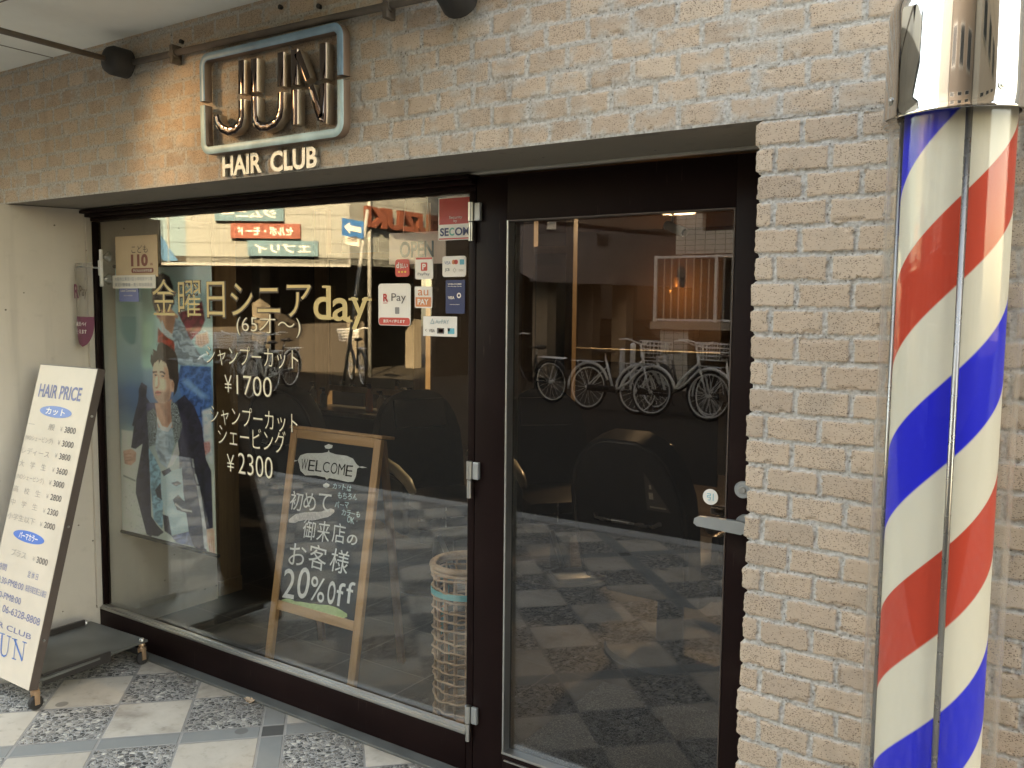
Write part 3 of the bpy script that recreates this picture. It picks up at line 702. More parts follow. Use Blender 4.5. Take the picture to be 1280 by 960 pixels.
# child safety notice, its lower paper strip and the small navy card
t, patch, word, w, h = sticker('safety_notice', 'tan safety notice with brown number 110 at the top left of the window', 'notice', (144.5, 294.5, 197, 346), 'tan_paper', .002, None)
word([('こども', .40, .58, .78, .76, .0)], 'dark_vinyl'); word([('110', .38, .25, .78, .55, .05), ('番', .82, .27, .90, .33, 0)], 'brown_ink', 'number'); patch('brown_label', 'brown_ink', .38, .09, .90, .21, .012)
word([('子どもたちを守る家', .42, .115, .87, .185, .01)], 'paper', 'label_lettering')
t, patch, word, w, h = sticker('paper_strip', 'pale paper strip with two lines of small print under the tan notice', 'notice', (141.5, 344, 195, 360.5), 'paper', .001, None, YS-.003)
word([('大阪市立東淀川区小学校見守り隊', .06, .58, .94, .86, 0), ('東淀川警察署・青少年指導員会', .06, .14, .94, .42, 0)], 'grey_ink')
t, patch, word, w, h = sticker('small_card', 'small navy card with white print under the paper strip', 'card', (149, 360, 173, 377), 'ink_blue', .001, None)
word([('Label Committee', .10, .72, .90, .90, .01), ('salon member', .25, .40, .72, .52, 0)], 'paper')
t, patch, word, w, h = sticker('round_sticker', 'round white sticker on the door glass above the lever handle', 'sticker', (878.5, 611.5, 897.5, 631), 'sticker_white', .0, None)
bpy.data.objects.remove(t.children[0]); part(MB().prism(circ(w, h, 32), (0, 0, 0), X, Z, (0, .0026, 0)), 'sheet', 'sticker_white', t); word([('引', .28, .28, .72, .74, .0)], 'cyan_ink')

def line_px(mb, body, xl, yl, xr, yr, hl, bold, lift, y=YS):
    """one line of lettering: centre of its left end, centre of its right end, height in pixels at the left end"""
    a = aty(xl, yl, y); b = aty(xr, yr, y); hh = float(aty(xl, yl-hl/2, y)[2]-aty(xl, yl+hl/2, y)[2])
    mb.text(body, (a[0], y, (a[2]+b[2])/2-hh/2), X, Z, float(b[0]-a[0]), hh, bold, lift)
L = thing('window_lettering', 'cream and gold lettering on the shop window announcing a senior day price', 'lettering', (0, 0, 0))
HEAD = [('金曜日', 191, 372, 281, 373, 46), ('シニア', 289, 372.5, 389, 377, 40)]
for a in HEAD:
    g = MB(); dk = MB(); line_px(g, *a, -.004, .0015); line_px(dk, a[0], a[1]-1.5, a[2]+.5, a[3]+1.5, a[4]+.5, a[5]+2.5, .026, .0005)
    o = g.build('heading', 'gold_vinyl', L); dk.build('outline', 'dark_vinyl', o)
g = MB()
line_px(g, 'd', 392, 378, 414, 379, 42, .012, .0015); line_px(g, 'a', 416, 386, 438, 388, 29, .012, .0015); line_px(g, 'y', 439, 391, 461, 392, 40, .008, .0015)
for x0, y0, x1, y1 in ((403, 357, 413, 360), (409, 396, 418, 399), (433, 399.5, 441, 402.5), (436, 372.5, 448, 375.5), (453, 373, 465, 376)):
    p, zz, w, h = rect(x0, y0, x1, y1); g.add([(p, YS-.0016, zz), (p+w, YS-.0016, zz), (p+w, YS-.0016, zz+h), (p, YS-.0016, zz+h)], [(0, 1, 2, 3)])
g.build('heading', 'gold_vinyl', L)
g = MB(); dk = MB()
for a in [('(65才〜)', 296, 405, 376, 409, 27), ('シャンプーカット', 258, 445, 373, 447, 24), ('¥', 281, 479, 290, 480, 21), ('1700', 296, 481, 340, 484, 24),
          ('シャンプーカット', 263, 521, 372, 525, 24), ('シェービング', 273, 546, 357, 549, 26), ('¥', 284, 578, 293, 579, 21), ('2300', 298, 580, 341, 584, 26)]:
    g = MB(); dk = MB(); line_px(g, *a, -.010, .0015); line_px(dk, a[0], a[1], a[2]+.6, a[3]+.8, a[4]+.8, a[5]+.8, .010, .0005)
    o = g.build('price_line', 'cream_vinyl', L); dk.build('outline', 'dark_vinyl', o)

# ================================================================== SIGN OVER THE WINDOW
sg = thing('shop_sign', 'chrome letter sign in a split faded blue tube frame on the brick wall', 'sign', (-1.66, 0, 2.3))
YF = -.045
def cpx(cx, cy, s=4.364, ox=240, oy=20, y=YF):
    q = aty(ox+cx/s, oy+cy/s, y); return (float(q[0]), float(q[2]))
def ribbon(mb, pts, w, y0, y1, cap=True):
    st0 = len(mb.f)
    """flat stroke of width w along pts (x, z), from y1 (wall side) out to y0"""
    P = [Vector((p[0], 0, p[1])) for p in pts]; n = len(P); Lf = []; Rt = []
    for i in range(n):
        t = (P[min(i+1, n-1)]-P[max(i-1, 0)]).normalized(); nn = Vector((-t.z, 0, t.x)); k = 1.
        if 0 < i < n-1:
            a = (P[i]-P[i-1]).normalized(); b = (P[i+1]-P[i]).normalized(); k = 1/max(.5, math.sqrt((1+a.dot(b))/2))
        Lf.append(P[i]+nn*w/2*k); Rt.append(P[i]-nn*w/2*k)
    b_ = .07*w; rows = []
    for i in range(n):
        c = (Lf[i]+Rt[i])/2; li = c+(Lf[i]-c)*(1-2*b_/w); ri = c+(Rt[i]-c)*(1-2*b_/w)
        rows.append([Vector((Lf[i].x, y1, Lf[i].z)), Vector((Lf[i].x, y0+b_, Lf[i].z)), Vector((li.x, y0, li.z)), Vector((ri.x, y0, ri.z)), Vector((Rt[i].x, y0+b_, Rt[i].z)), Vector((Rt[i].x, y1, Rt[i].z))])
    vs = [q for r_ in rows for q in r_]; fs = []; m = 6
    for i in range(n-1):
        for k in range(m): fs.append((i*m+k, i*m+(k+1) % m, (i+1)*m+(k+1) % m, (i+1)*m+k))
    fs += [tuple(range(m-1, -1, -1)), tuple((n-1)*m+k for k in range(m))]
    mb.add(vs, fs)
    for i in range(n-1):
        for k in (0, 4, 5): mb.mi[st0+i*m+k] = 1
    mb.mi[-1] = mb.mi[-2] = 1
def arc(c, r, a0, a1, n=10): return [(c[0]+r*math.cos(R_(a0+(a1-a0)*i/n)), c[1]+r*math.sin(R_(a0+(a1-a0)*i/n))) for i in range(n+1)]
# frame tube
fx0, fz0 = cpx(62, 738); fx1, fz1 = cpx(806, 52); zl = cpx(62, 480)[1]; zr = cpx(818, 328)[1]; wT = .026; rc = .030; zmid = (zl+zr)/2
lo_ = [(fx0, zmid-.007)]+arc((fx0+rc, fz0+rc), rc, 180, 270)+arc((fx1-rc, fz0+rc), rc, 270, 360)+[(fx1, zmid-.007)]
hi_ = [(fx0, zmid+.007)]+arc((fx0+rc, fz1-rc), rc, 180, 90)+arc((fx1-rc, fz1-rc), rc, 90, 0)+[(fx1, zmid+.007)]
def tubing(mb, pts, w, y0, y1):
    mb.tube([(p[0], (y0+y1)/2, p[1]) for p in pts], w/2, 16)
m1 = MB(); ribbon(m1, hi_, wT, -.046, -.014); m1.build('upper_frame', ['blue_tube', 'frame_side'], sg, auto=50)['label'] = 'darker blue upper half of the tube frame'
m1 = MB(); ribbon(m1, lo_, wT, -.046, -.014); m1.build('lower_frame', ['teal_tube', 'frame_side'], sg, auto=50)['label'] = 'faded teal lower half of the tube frame'
def C(*p): return [cpx(*q) for q in p]
SW_ = .029
JU = [C((268, 242), (268, 424))]
JL = [C((268, 455), (268, 545), (258, 590), (232, 618), (195, 628), (160, 612), (138, 580), (130, 545))]
UU = [C((337, 232), (337, 412)), C((482, 198), (482, 384))]
UL = [C((337, 440), (337, 545), (348, 585), (372, 603), (410, 602), (450, 583), (475, 545), (482, 500), (484, 415))]
NU = [C((556, 182), (556, 376)), C((572, 200), (628, 350)), C((712, 147), (712, 342))]
NL = [C((558, 402), (558, 592)), C((645, 385), (700, 555), (712, 560), (716, 530), (716, 368))]
for nm, up_, lo2 in (('letter_j', JU, JL), ('letter_u', UU, UL), ('letter_n', NU, NL)):
    mb = MB()
    for pts in up_+lo2: ribbon(mb, pts, SW_, -.046, -.012)
    mb.build('letter', ['letter_front', 'letter_side'], sg, auto=50)
for ch, xl, yl, xr, yr in (('HAIR', 277, 207, 326, 203.5), ('CLUB', 337, 201.5, 395, 196.5)):
    mb = MB(); a = aty(xl, yl, -.02); b = aty(xr, yr, -.02); hh = .068
    mb.text(ch, (float(a[0]), -.018, float((a[2]+b[2])/2)-hh/2), X, Z, float(b[0]-a[0]), hh, .03, 0, .02)
    mb.v = [(x, (-.004 if y > -.018 else -.017), z) for x, y, z in mb.v]; mb.build('small_word', 'white_letter', sg)

# lamp arms over the sign
def lamp_arm(label, p_wall, p_end):
    t = thing('lamp_arm', label, 'lamp arm', p_wall, 0, 'sign lamp arms'); p = Vector(p_end)-Vector(p_wall)
    o = Vector((0, -.05, 0)); d = (p-o).normalized()
    part(MB().tube([o-d*.035, o-d*.03, o+d*.03, o+d*.05, o+d*.062], [.040, .053, .053, .044, .020], 18), 'rubber_mount', 'black_rubber', t, auto=45)
    part(MB().tube([o+d*.05, p], .0105, 12), 'rod', 'dark_pipe', t, smooth=True)
    part(MB().tube([Vector((0, -.05, 0)), (0, .008, 0)], .022, 12), 'wall_socket', 'black_rubber', t, auto=40)
    hd = thing_head = MB(); e = p; aim = (Vector((-1.66, 0, 2.25))-Vector(p_end)).normalized()
    hd.tube([e-aim*.02, e+aim*.01, e+aim*.075, e+aim*.08], [.022, .036, .046, .043], 20); part(hd, 'lamp_head', 'black_metal', t, auto=40)
    return Vector(p_end)+aim*.1, aim
pw = aty(150, 78, -.05); q0 = ray(0, 38)
e0 = CAM+q0*((-.62-CAM[1])/q0[1])
head1, aim1 = lamp_arm('dark rod with a fat black rubber mount left of the sign', (float(pw[0]), 0, float(pw[2])), tuple(float(v) for v in (CAM+(ray(-60, 22))*((-.62-CAM[1])/ray(-60, 22)[1]))))
pw2 = aty(570, -6, -.05)
lamp_arm('black rubber mount at the top edge right of the sign', (float(pw2[0]), 0, float(pw2[2])), (float(pw2[0])+.15, -.62, float(pw2[2])+.22))
sp_ = bpy.data.lights.new('sign_spot', 'SPOT'); so2 = bpy.data.objects.new('sign_spot', sp_); COL.objects.link(so2)
sp_.energy = 1.0; sp_.color = (1., .76, .54); sp_.spot_size = R_(84); sp_.spot_blend = 1.; sp_.shadow_soft_size = .04
so2.location = head1; so2.rotation_euler = (-(Vector((-2.0, 0, 2.02))-head1)).to_track_quat('Z', 'Y').to_euler()
# conduit
cp = thing('conduit_pipe', 'weathered brown pipe clipped to the bricks above the sign', 'pipe', (-1.8, 0, 2.55))
a = aty(168, 77, -.03); b = aty(482, 7, -.03); b2 = a+(b-a)*2.2
MB().tube([(a[0]-.02, -.026, a[2]), (b2[0], -.026, b2[2])], .0115, 12).build('pipe', 'dark_pipe', cp, smooth=True)
for px, py in ((217, 67), (484, 8)):
    q = aty(px, py, -.03); MB().bev((q[0]-.009, -.042, q[2]-.035), (q[0]+.009, -.002, q[2]+.03), .003).tube([(q[0]-.014, -.026, q[2]-.001), (q[0]+.014, -.026, q[2]+.001)], .017, 12).build('bracket', 'dark_pipe', cp)
# small fixings left in the wall
for px, py in ((351, 9), (399, 8), (227, 52)):
    q = aty(px, py, -.006); tag(MB().tube([(q[0], .006, q[2]), (q[0], -.012, q[2])], [.006, .008], 8).build('wall_plug', 'black_rubber'), 'small dark bolt stub in the bricks above the sign', 'bolt', 'bolt stubs in the bricks')

# ================================================================== BARBER POLE
PX, PY = .446, -.19
bp = thing('barber_pole', 'red white and blue striped barber pole with chrome cap on the brick pier', 'barber pole', (PX, PY, .45))
def zpx(py): return float(aty(1185+(533-py)*.054, py, PY-.1)[2])
zc = zpx(138)
import math as _m
ang = _m.atan2(CAM[1]-PY, CAM[0]-PX)                 # direction of the camera seen from the pole axis
# phase: at the rod (slightly right of the middle) the blue to white edge stands at pixel (1190, 577)
zb = float(aty(1190, 577, PY-.094)[2]); PZ = .640
th0 = ang+R_(7)
# blue occupies fraction .25-.5 of z/PZ - th/2pi measured from the thing's base: lower edge of blue -> .25
z0 = zb-PZ*(.25+th0/(2*math.pi)); z0 += PZ*round((.45-z0)/PZ)
cyl = MB().lathe([(.0945, .33-z0), (.0945, zc+.03-z0)], (0, 0, 0), 96); cyl.v = [(x, y, z) for x, y, z in cyl.v]
c_ = cyl.build('striped_cylinder', 'stripe', None, auto=40); c_.parent = bp; c_.location = (0, 0, z0-.45)
tb = MB(); zt0, zt1 = .33-.45, zc+.02-.45
tb.lathe([(.1215, zt0), (.1215, zt1), (.1185, zt1), (.1185, zt0), (.1215, zt0)], (0, 0, 0), 96, cap=False); part(tb, 'clear_tube', 'acrylic', bp, auto=40)
for k in range(3):
    a = ang+R_(7.5)+k*2*math.pi/3; x, y = .107*math.cos(a), .107*math.sin(a)
    part(MB().tube([(x, y, .33-.45), (x, y, zc+.02-.45)], .0058, 12), 'rod', 'grey_steel', bp, smooth=True)
cap = [(.1335, zc), (.1345, zc+.002), (.1335, zc+.005), (.1315, zc+.03), (.1300, zc+.19), (.1275, zc+.205), (.118, zc+.228), (.100, zc+.247), (.06, zc+.262), (.022, zc+.268), (.020, zc+.285), (.03, zc+.30), (.02, zc+.325), (.001, zc+.33)]
inn = [(.129, zc+.004), (.129, zc+.002)]
part(MB().lathe([(.10, zc+.012-.45), (.129, zc+.004-.45)]+[(r_, z_-.45) for r_, z_ in cap], (0, 0, 0), 96, cap=False), 'chrome_cap', 'chrome', bp, auto=50)
for k in range(4):
    a = ang+R_(-62)+k*math.pi/2; M4 = Matrix.Translation((.1318*math.cos(a), .1318*math.sin(a), zc+.035-.45)) @ Matrix.Rotation(a, 4, 'Z') @ Matrix.Rotation(R_(90), 4, 'Y')
    part(MB().lathe([(.0075, 0), (.0075, .0012), (.004, .0016), (.0035, .003), (.001, .0034)], (0, 0, 0), 20, M4), 'cap_screw', 'steel', bp, auto=40)
part(MB().lathe([(.001, .19-.45), (.05, .195-.45), (.10, .22-.45), (.125, .25-.45), (.130, .27-.45), (.1325, .36-.45), (.1345, .364-.45), (.1335, .367-.45), (.12, .366-.45)], (0, 0, 0), 96, cap=False), 'chrome_foot', 'chrome', bp, auto=50)
for zq in (.30, zc+.10):
    part(MB().bev((-.03, .10, zq-.02-.45), (.03, .172, zq+.02-.45), .004).bev((-.05, .172, zq-.05-.45), (.05, .186, zq+.05-.45), .004), 'wall_bracket', 'chrome', bp, auto=40)

# ================================================================== PRICE BOARD ON CASTERS
PB = thing('price_board', 'cream price signboard leaning back on a wheeled steel base in the corner', 'signboard', (-2.96, -.28, 0))
bx0, bx1 = -3.178, -2.742; b0 = Vector((bx0, -.306, .095)); top = Vector((bx0, .020, 1.345)); bw = bx1-bx0
ez = (top-b0).normalized(); bh = (top-b0).length; ex = Vector(X); nrm = ex.cross(ez)        # nrm faces the street
def pbm(u, v, k=0.): return b0+ex*u+ez*v+nrm*k
mb = MB(); mb.prism([(0, 0), (bw, 0), (bw, bh), (0, bh)], b0, ex, ez, -nrm*.0205); pn = mb.build('board', 'board_cream', PB)
mb = MB(); mb.prism([(bw+.0005, .0), (bw+.004, 0), (bw+.004, bh), (bw+.0005, bh)], b0-nrm*.0015, ex, ez, -nrm*.034); mb.prism([(-.004, .0), (-.0005, 0), (-.0005, bh), (-.004, bh)], b0-nrm*.0015, ex, ez, -nrm*.034)
mb.prism([(-.004, bh+.0005), (bw+.004, bh+.0005), (bw+.004, bh+.004), (-.004, bh+.004)], b0-nrm*.0015, ex, ez, -nrm*.034); mb.prism([(0, 0.002), (bw, 0.002), (bw, bh), (0, bh)], b0-nrm*.022, ex, ez, -nrm*.012); mb.build('edge_frame', 'board_edge', PB)
for v in (.15, .5, .85):
    q = pbm(bw+.004, bh*v, -.017); MB().tube([q, q+ex*.004], .005, 10).build('edge_screw', 'bead', PB)
# inverse of the photograph on the board's plane, for the lettering
def on_board(px, py):
    d = Vector(ray(px, py)); o = Vector(CAM); p = o+d*((b0-o).dot(nrm)/d.dot(nrm)); r = p-b0; return r.dot(ex), r.dot(ez)
def bline(mb, body, xl, yl, xr, yr, hp, bold=0.):
    ul, vl = on_board(xl, yl); ur, vr = on_board(xr, yr); hv = on_board(xl, yl-hp/2)[1]-on_board(xl, yl+hp/2)[1]
    p = pbm(ul, (vl+vr)/2-hv/2, .0); mb.text(body, p, ex, ez, ur-ul, hv, bold, .0012)
m_ = MB(); bline(m_, 'HAIR PRICE', 49.5, 487, 102, 494, 17, .02); m_.build('title', 'ink_blue', PB)
names = [('一　　般', 36, 530, 69, 534), ('(NOシェービング)', 32, 546, 66, 553), ('レディース', 28, 563, 62, 568), ('大　学　生', 24.5, 579, 58, 584), ('(NOシェービング)', 21, 595, 55, 602), ('高　校　生', 17, 611, 51, 617), ('中　学　生', 14, 627, 47, 634), ('小学生以下', 10, 644, 44, 652)]
prices = [('3800', 81, 537, 95, 539), ('3000', 78, 554, 92, 557), ('3800', 74.5, 570, 88, 573), ('3600', 71, 588, 84.5, 591), ('3000', 67, 604, 80.5, 607), ('2800', 63.5, 621, 77, 624), ('2300', 59.5, 639, 73, 642), ('2000', 55.5, 656, 69, 659)]
def bl(nm, m, *a):
    q = MB(); bline(q, *a); q.build(nm, m, PB)
for a in names: bl('service_name', 'ink_grey', *a, 8.5, 0)
for a in prices: bl('price', 'ink_dark', *a, 8, .012); bl('yen_mark', 'ink_grey', '¥', a[1]-5.5, a[2]-.7, a[1]-2.5, a[2]-.3, 6)
bl('service_name', 'ink_grey', 'プラス', 14.5, 690, 33, 694, 9); bl('yen_mark', 'ink_grey', '¥', 41, 698, 44, 699, 6); bl('price', 'ink_dark', '3000', 46, 700, 60, 703, 8.5, .01)
for a in (('営業時間', -14, 704, 9, 708, 9), ('定 休 日', 35, 718, 48, 721, 9), ('AM8:30-PM8:00', -12, 723, 30, 731, 8.5), ('毎週月曜日第三火曜日', 32, 736, 58, 742, 9),
          ('9:00-PM8:00', -10, 742, 27, 749, 8.5), ('TEL 06-6328-8808', -12, 758, 51, 774, 9.5), ('HAIR CLUB', -22, 776, 40, 792, 7)): bl('contact_line', 'ink_blue', *a)
m_ = MB()
def bstroke(pts, w):                               # serif capitals for the shop name at the foot of the board
    P = [on_board(*p) for p in pts]
    for a, b in zip(P[:-1], P[1:]):
        d = Vector((b[0]-a[0], b[1]-a[1])); n = Vector((-d.y, d.x)).normalized()*w/2
        m_.add([pbm(a[0]+n.x, a[1]+n.y, .0012), pbm(a[0]-n.x, a[1]-n.y, .0012), pbm(b[0]-n.x, b[1]-n.y, .0012), pbm(b[0]+n.x, b[1]+n.y, .0012)], [(0, 1, 2, 3)])
bstroke([(3, 793), (1.6, 812)], .010); bstroke([(1.6, 812), (2.2, 818), (5, 820.5), (8, 819)], .007); bstroke([(8, 819), (10, 813), (12, 796)], .004); bstroke([(0, 791), (6.5, 793)], .004); bstroke([(9, 794.5), (14.5, 796.5)], .004)
bstroke([(20, 799), (17.5, 823)], .004); bstroke([(18.5, 799), (28, 826)], .010); bstroke([(28, 826), (31, 803)], .004); bstroke([(15.5, 798), (22, 800)], .004); bstroke([(28.5, 802), (34, 804)], .004); bstroke([(15, 822.5), (20.5, 824.5)], .004)
bstroke([(-5, 791), (-8, 812), (-11, 815), (-14, 813)], .010); bstroke([(-8, 789.5), (-1.5, 791.5)], .004)
m_.build('shop_name', 'ink_royal', PB)
def oval(x0, y0, x1, y1, h0, m, body):
    (ul, vl), (ur, vr) = on_board(x0, y0), on_board(x1, y1); vc = (vl+vr)/2; hv = on_board((x0+x1)/2, (y0+y1)/2-h0/2)[1]-on_board((x0+x1)/2, (y0+y1)/2+h0/2)[1]
    mb = MB(); mb.add([pbm((ul+ur)/2+(ur-ul)/2*math.cos(2*math.pi*i/32), vc+hv/2*math.sin(2*math.pi*i/32), .0010) for i in range(32)], [tuple(range(32))]); o = mb.build('oval', m, PB)
    mb = MB(); mb.text(body, pbm(ul+(ur-ul)*.2, vc-hv*.3, 0), ex, ez, (ur-ul)*.6, hv*.6, .02, .0018); mb.build('oval_lettering', 'sticker_white', o)
oval(50, 513, 90, 517, 14.5, 'oval_pale', 'カット'); oval(16.5, 668, 56, 675, 15, 'oval_blue', 'パーマカラー')
# base plate, struts and casters
pl = [(-3.205, -.30), (-2.80, -.255), (-2.775, -.225), (-2.810, .262), (-3.235, .245)]
mb = MB(); mb.prism(pl, (0, 0, .098), X, Y, (0, 0, .010)); mb.build('base_plate', 'checker_plate', PB)
mb = MB(); mb.bev((-2.806, -.22, .072), (-2.793, .075, .118), .003); mb.build('plate_rail', 'black_metal', PB); mb = MB(); mb.bev((-3.215, .0, .10), (-3.202, .20, .135), .003); mb.build('plate_rail', 'black_metal', PB)
def caster(x, y):
    mb = MB(); mb.lathe([(.011, .082), (.013, .086), (.013, .094), (.011, .098)], (x, y, 0), 14); mb.bev((x-.016, y-.013, .064), (x+.016, y+.013, .074), .003); mb.bev((x-.017, y-.010, .024), (x-.0125, y+.010, .070), .002); mb.bev((x+.0125, y-.010, .024), (x+.017, y+.010, .070), .002)
    mb.lathe([(.017, .074), (.018, .078), (.014, .082)], (x, y, 0), 14)
    o = mb.build('caster', 'copper', PB, auto=40)
    w_ = MB(); M4 = Matrix.Rotation(R_(90), 4, 'Y'); w_.lathe([(.012, -.011), (.026, -.010), (.028, -.006), (.028, .006), (.026, .010), (.012, .011)], (x, y, .030), 20, M4); w_.build('wheel', 'black_rubber', o, auto=40)
    n_ = MB(); n_.lathe([(.012, .108), (.012, .114), (.009, .120), (.004, .123)], (x, y, 0), 12); n_.build('nut', 'bead', o, auto=40)
for x, y in ((-2.756, -.272), (-3.165, -.285), (-2.815, .236), (-3.225, .215)): caster(x, y)

# ================================================================== SMALL BANNER ON A SUCTION BRACKET
q = aty(126.5, 335, YG-.04); bxx, bzz = float(q[0]), float(q[2])
br = thing('suction_bracket', 'white bracket with two clear suction cups on the window edge', 'bracket', (bxx, YG-.04, bzz))
part(MB().bev((-.007, -.006, -.085), (.007, .006, .085), .003).bev((-.011, -.010, -.035), (.011, .004, .035), .003), 'bar', 'white', br)
for dz in (.052, -.050): part(MB().lathe([(.006, 0), (.008, .01), (.014, .022), (.024, .034), (.026, .0362)], (0, .0, dz), 20, Matrix.Rotation(R_(-90), 4, 'X')), 'suction_cup', 'clear', br, auto=50)
part(MB().tube([(0, -.008, .0), (-.02, -.05, .002), (-.03, -.10, .002)], .004, 8), 'arm', 'steel', br)
x0, zb_, w, h = rect(95.5, 329, 117, 433, .24)
bn = thing('pay_banner', 'narrow hanging payment banner with rounded maroon tip beside the window', 'banner', (x0, .24, zb_))
def curl(u): return -.018*math.sin(u*math.pi)
def bshape(v):                                      # half width at height v (0 bottom .. 1 top)
    return .5*math.sqrt(max(0, 1-((.30-v)/.30)**2)) if v < .30 else .5
def strip(v0, v1, n=14, m=6, k=0.):
    mb = MB()
    for i in range(n+1):
        v = v0+(v1-v0)*i/n; hw = max(.02, bshape(v))
        for j in range(m+1):
            u = .5+(j/m-.5)*2*hw; mb.v.append((u*w, curl(u)+k, v*h))
        for j in range(m+1):
            u = .5+(j/m-.5)*2*hw; mb.v.append((u*w, curl(u)+k+.0012, v*h))
    st = 2*(m+1)
    for i in range(n):
        for j in range(m):
            a = i*st+j; mb.f.append((a, a+1, a+1+st, a+st)); a += m+1; mb.f.append((a, a+st, a+1+st, a+1))
        for j0 in (0, m):
            a = i*st+j0; mb.f.append((a, a+st, a+st+m+1, a+m+1))
    mb.mi = [0]*len(mb.f); return mb
part(strip(.36, 1.), 'upper_sheet', 'film', bn); part(strip(0, .36), 'lower_sheet', 'purple', bn)
tb = MB(); tb.text('R', (w*.16, curl(.4)-.004, h*.58), X, Z, w*.26, h*.17, .02); part(tb, 'red_letter', 'purple', bn)
tb = MB(); tb.text('Pay', (w*.46, curl(.6)-.004, h*.57), X, Z, w*.42, h*.16, 0); part(tb, 'lettering', 'dark_vinyl', bn)
tb = MB(); tb.text('楽天ペイ', (w*.20, curl(.5)-.003, h*.245), X, Z, w*.6, h*.055, .01); tb.text('使えます', (w*.20, curl(.5)-.003, h*.155), X, Z, w*.6, h*.055, .01); part(tb, 'white_lettering', 'sticker_white', bn)

# ================================================================== INSIDE THE WINDOW
# hanging fashion poster: printed picture painted cell by cell (print colours only)
def inpoly(px, py, poly):
    c = np.zeros(px.shape, bool); n = len(poly); j = n-1
    for i in range(n):
        xi, yi = poly[i]; xj, yj = poly[j]
        c ^= ((yi > py) != (yj > py)) & (px < (xj-xi)*(py-yi)/((yj-yi)+1e-9)+xi); j = i
    return c
def blur(a, k):
    for ax in (0, 1):
        p = np.pad(a, [(k, k) if i == ax else (0, 0) for i in range(a.ndim)], mode='edge'); c = np.cumsum(p, ax)
        z = np.zeros_like(np.take(c, [0], ax)); c = np.concatenate([z, c], ax); n = a.shape[ax]
        a = (np.take(c, np.arange(n)+2*k+1, ax)-np.take(c, np.arange(n), ax))/(2*k+1)
    return a
def srgb(*c): return np.array([((x/255+.055)/1.055)**2.4 if x/255 > .04 else x/255/12.92 for x in c])
NU_, NV_ = 290, 680
uu, vv = np.meshgrid((np.arange(NU_)+.5)/NU_, (np.arange(NV_)+.5)/NV_, indexing='ij')      # v from the top
PXc = 60+317*uu; PYc = (60-25*uu)+vv*(805+100*uu)
g0 = vnoise(PXc, PYc, .02, 31); g1 = vnoise(PXc, PYc, .09, 32); g2 = vnoise(PXc, PYc, .3, 33); g3 = vnoise(PXc, PYc, .8, 34)
def grad(stops, t):
    out = np.zeros(t.shape+(3,)); xs = [s[0] for s in stops]
    for k in range(3): out[..., k] = np.interp(t, xs, [s[1][k] for s in stops])
    return out
def Aq(*p): return [(25.3+a*.5266, 25.3+b*.526) for a, b in p]
def Bq(*p): return [(25.3+a*.5266, 454.7+b*.526) for a, b in p]
img = grad([(40, srgb(168, 196, 192)), (250, srgb(150, 186, 188)), (350, srgb(120, 160, 175)), (430, srgb(66, 104, 146)), (480, srgb(58, 92, 128)), (530, srgb(88, 118, 138)), (555, srgb(128, 150, 152)), (700, srgb(176, 184, 176)), (900, srgb(168, 174, 164))], PYc+18*(g0-.5))
img *= (.9+.2*g0)[..., None]
def paint(poly, c, soft=1, tex=None, amt=.3, alpha=1.):
    global img
    a = inpoly(PXc, PYc, poly).astype(float); a = (blur(a, soft) if soft else a)*alpha
    col = np.ones(img.shape)*c
    if tex is not None: col = col*(1-amt+2*amt*tex)[..., None]
    img = img*(1-a[..., None])+col*a[..., None]
def ell(cx, cy, rx, ry, rot=0, n=28):
    o = []; c, s = math.cos(R_(rot)), math.sin(R_(rot))
    for i in range(n):
        a = 2*math.pi*i/n; x, y = rx*math.cos(a), ry*math.sin(a); o.append((cx+x*c-y*s, cy+x*s+y*c))
    return o
def el(f, a, b, rx, ry, rot=0): (x, y), = f((a, b)); return ell(x, y, rx*.5266, ry*.526, rot)
skin = srgb(216, 176, 154); sk2 = srgb(176, 130, 108); sk3 = srgb(128, 86, 70); dk_ = srgb(44, 32, 30); coat = srgb(40, 40, 60)
fold = .5+.5*np.sin(PXc*.16+PYc*.11+6*g1); fold2 = .5+.5*np.sin(PXc*.05-PYc*.16+7*g1)
paint(Aq((232, 120), (330, 120), (330, 640), (232, 640)), srgb(126, 172, 156), 7, g0, .35, .75)
paint(Aq((240, 380), (300, 360), (300, 500), (246, 520)), srgb(160, 205, 178), 8, None, 0, .6)
# second man, leaning
paint(Aq((300, 140), (330, 90), (375, 76), (415, 95), (437, 150), (442, 250), (420, 300), (320, 305), (304, 250)), srgb(62, 46, 46), 2, g2, .4)
paint(Aq((328, 298), (420, 280), (442, 300), (468, 322), (452, 392), (430, 432), (400, 430), (370, 392), (345, 348), (330, 335)), srgb(178, 132, 108), 2, g1, .2)
paint(Aq((385, 330), (440, 305), (450, 380), (425, 425), (400, 410)), srgb(140, 98, 80), 4, None, 0, .7)
paint(el(Aq, 345, 330, 14, 5, 15), srgb(150, 80, 74), 1)
paint(Aq((365, 350), (385, 400), (428, 432), (455, 418), (446, 452), (400, 452), (370, 424), (354, 382)), srgb(178, 188, 190), 1, g2, .25)
paint(Aq((462, 300), (560, 280), (610, 225), (628, 340), (602, 402), (545, 462), (518, 432), (488, 352)), srgb(122, 42, 58), 2, fold, .35)
paint(Aq((338, 396), (360, 420), (400, 452), (442, 470), (446, 560), (426, 582), (400, 560), (370, 502), (334, 482)), srgb(152, 54, 42), 2, fold, .35)
paint(Aq((452, 330), (500, 368), (540, 460), (600, 548), (652, 602), (480, 612), (440, 592), (450, 500), (428, 440)), srgb(124, 140, 152), 2, fold2, .4)
paint(Aq((572, 430), (640, 408), (650, 470), (602, 502), (568, 482)), srgb(196, 156, 136), 2, g1, .25)
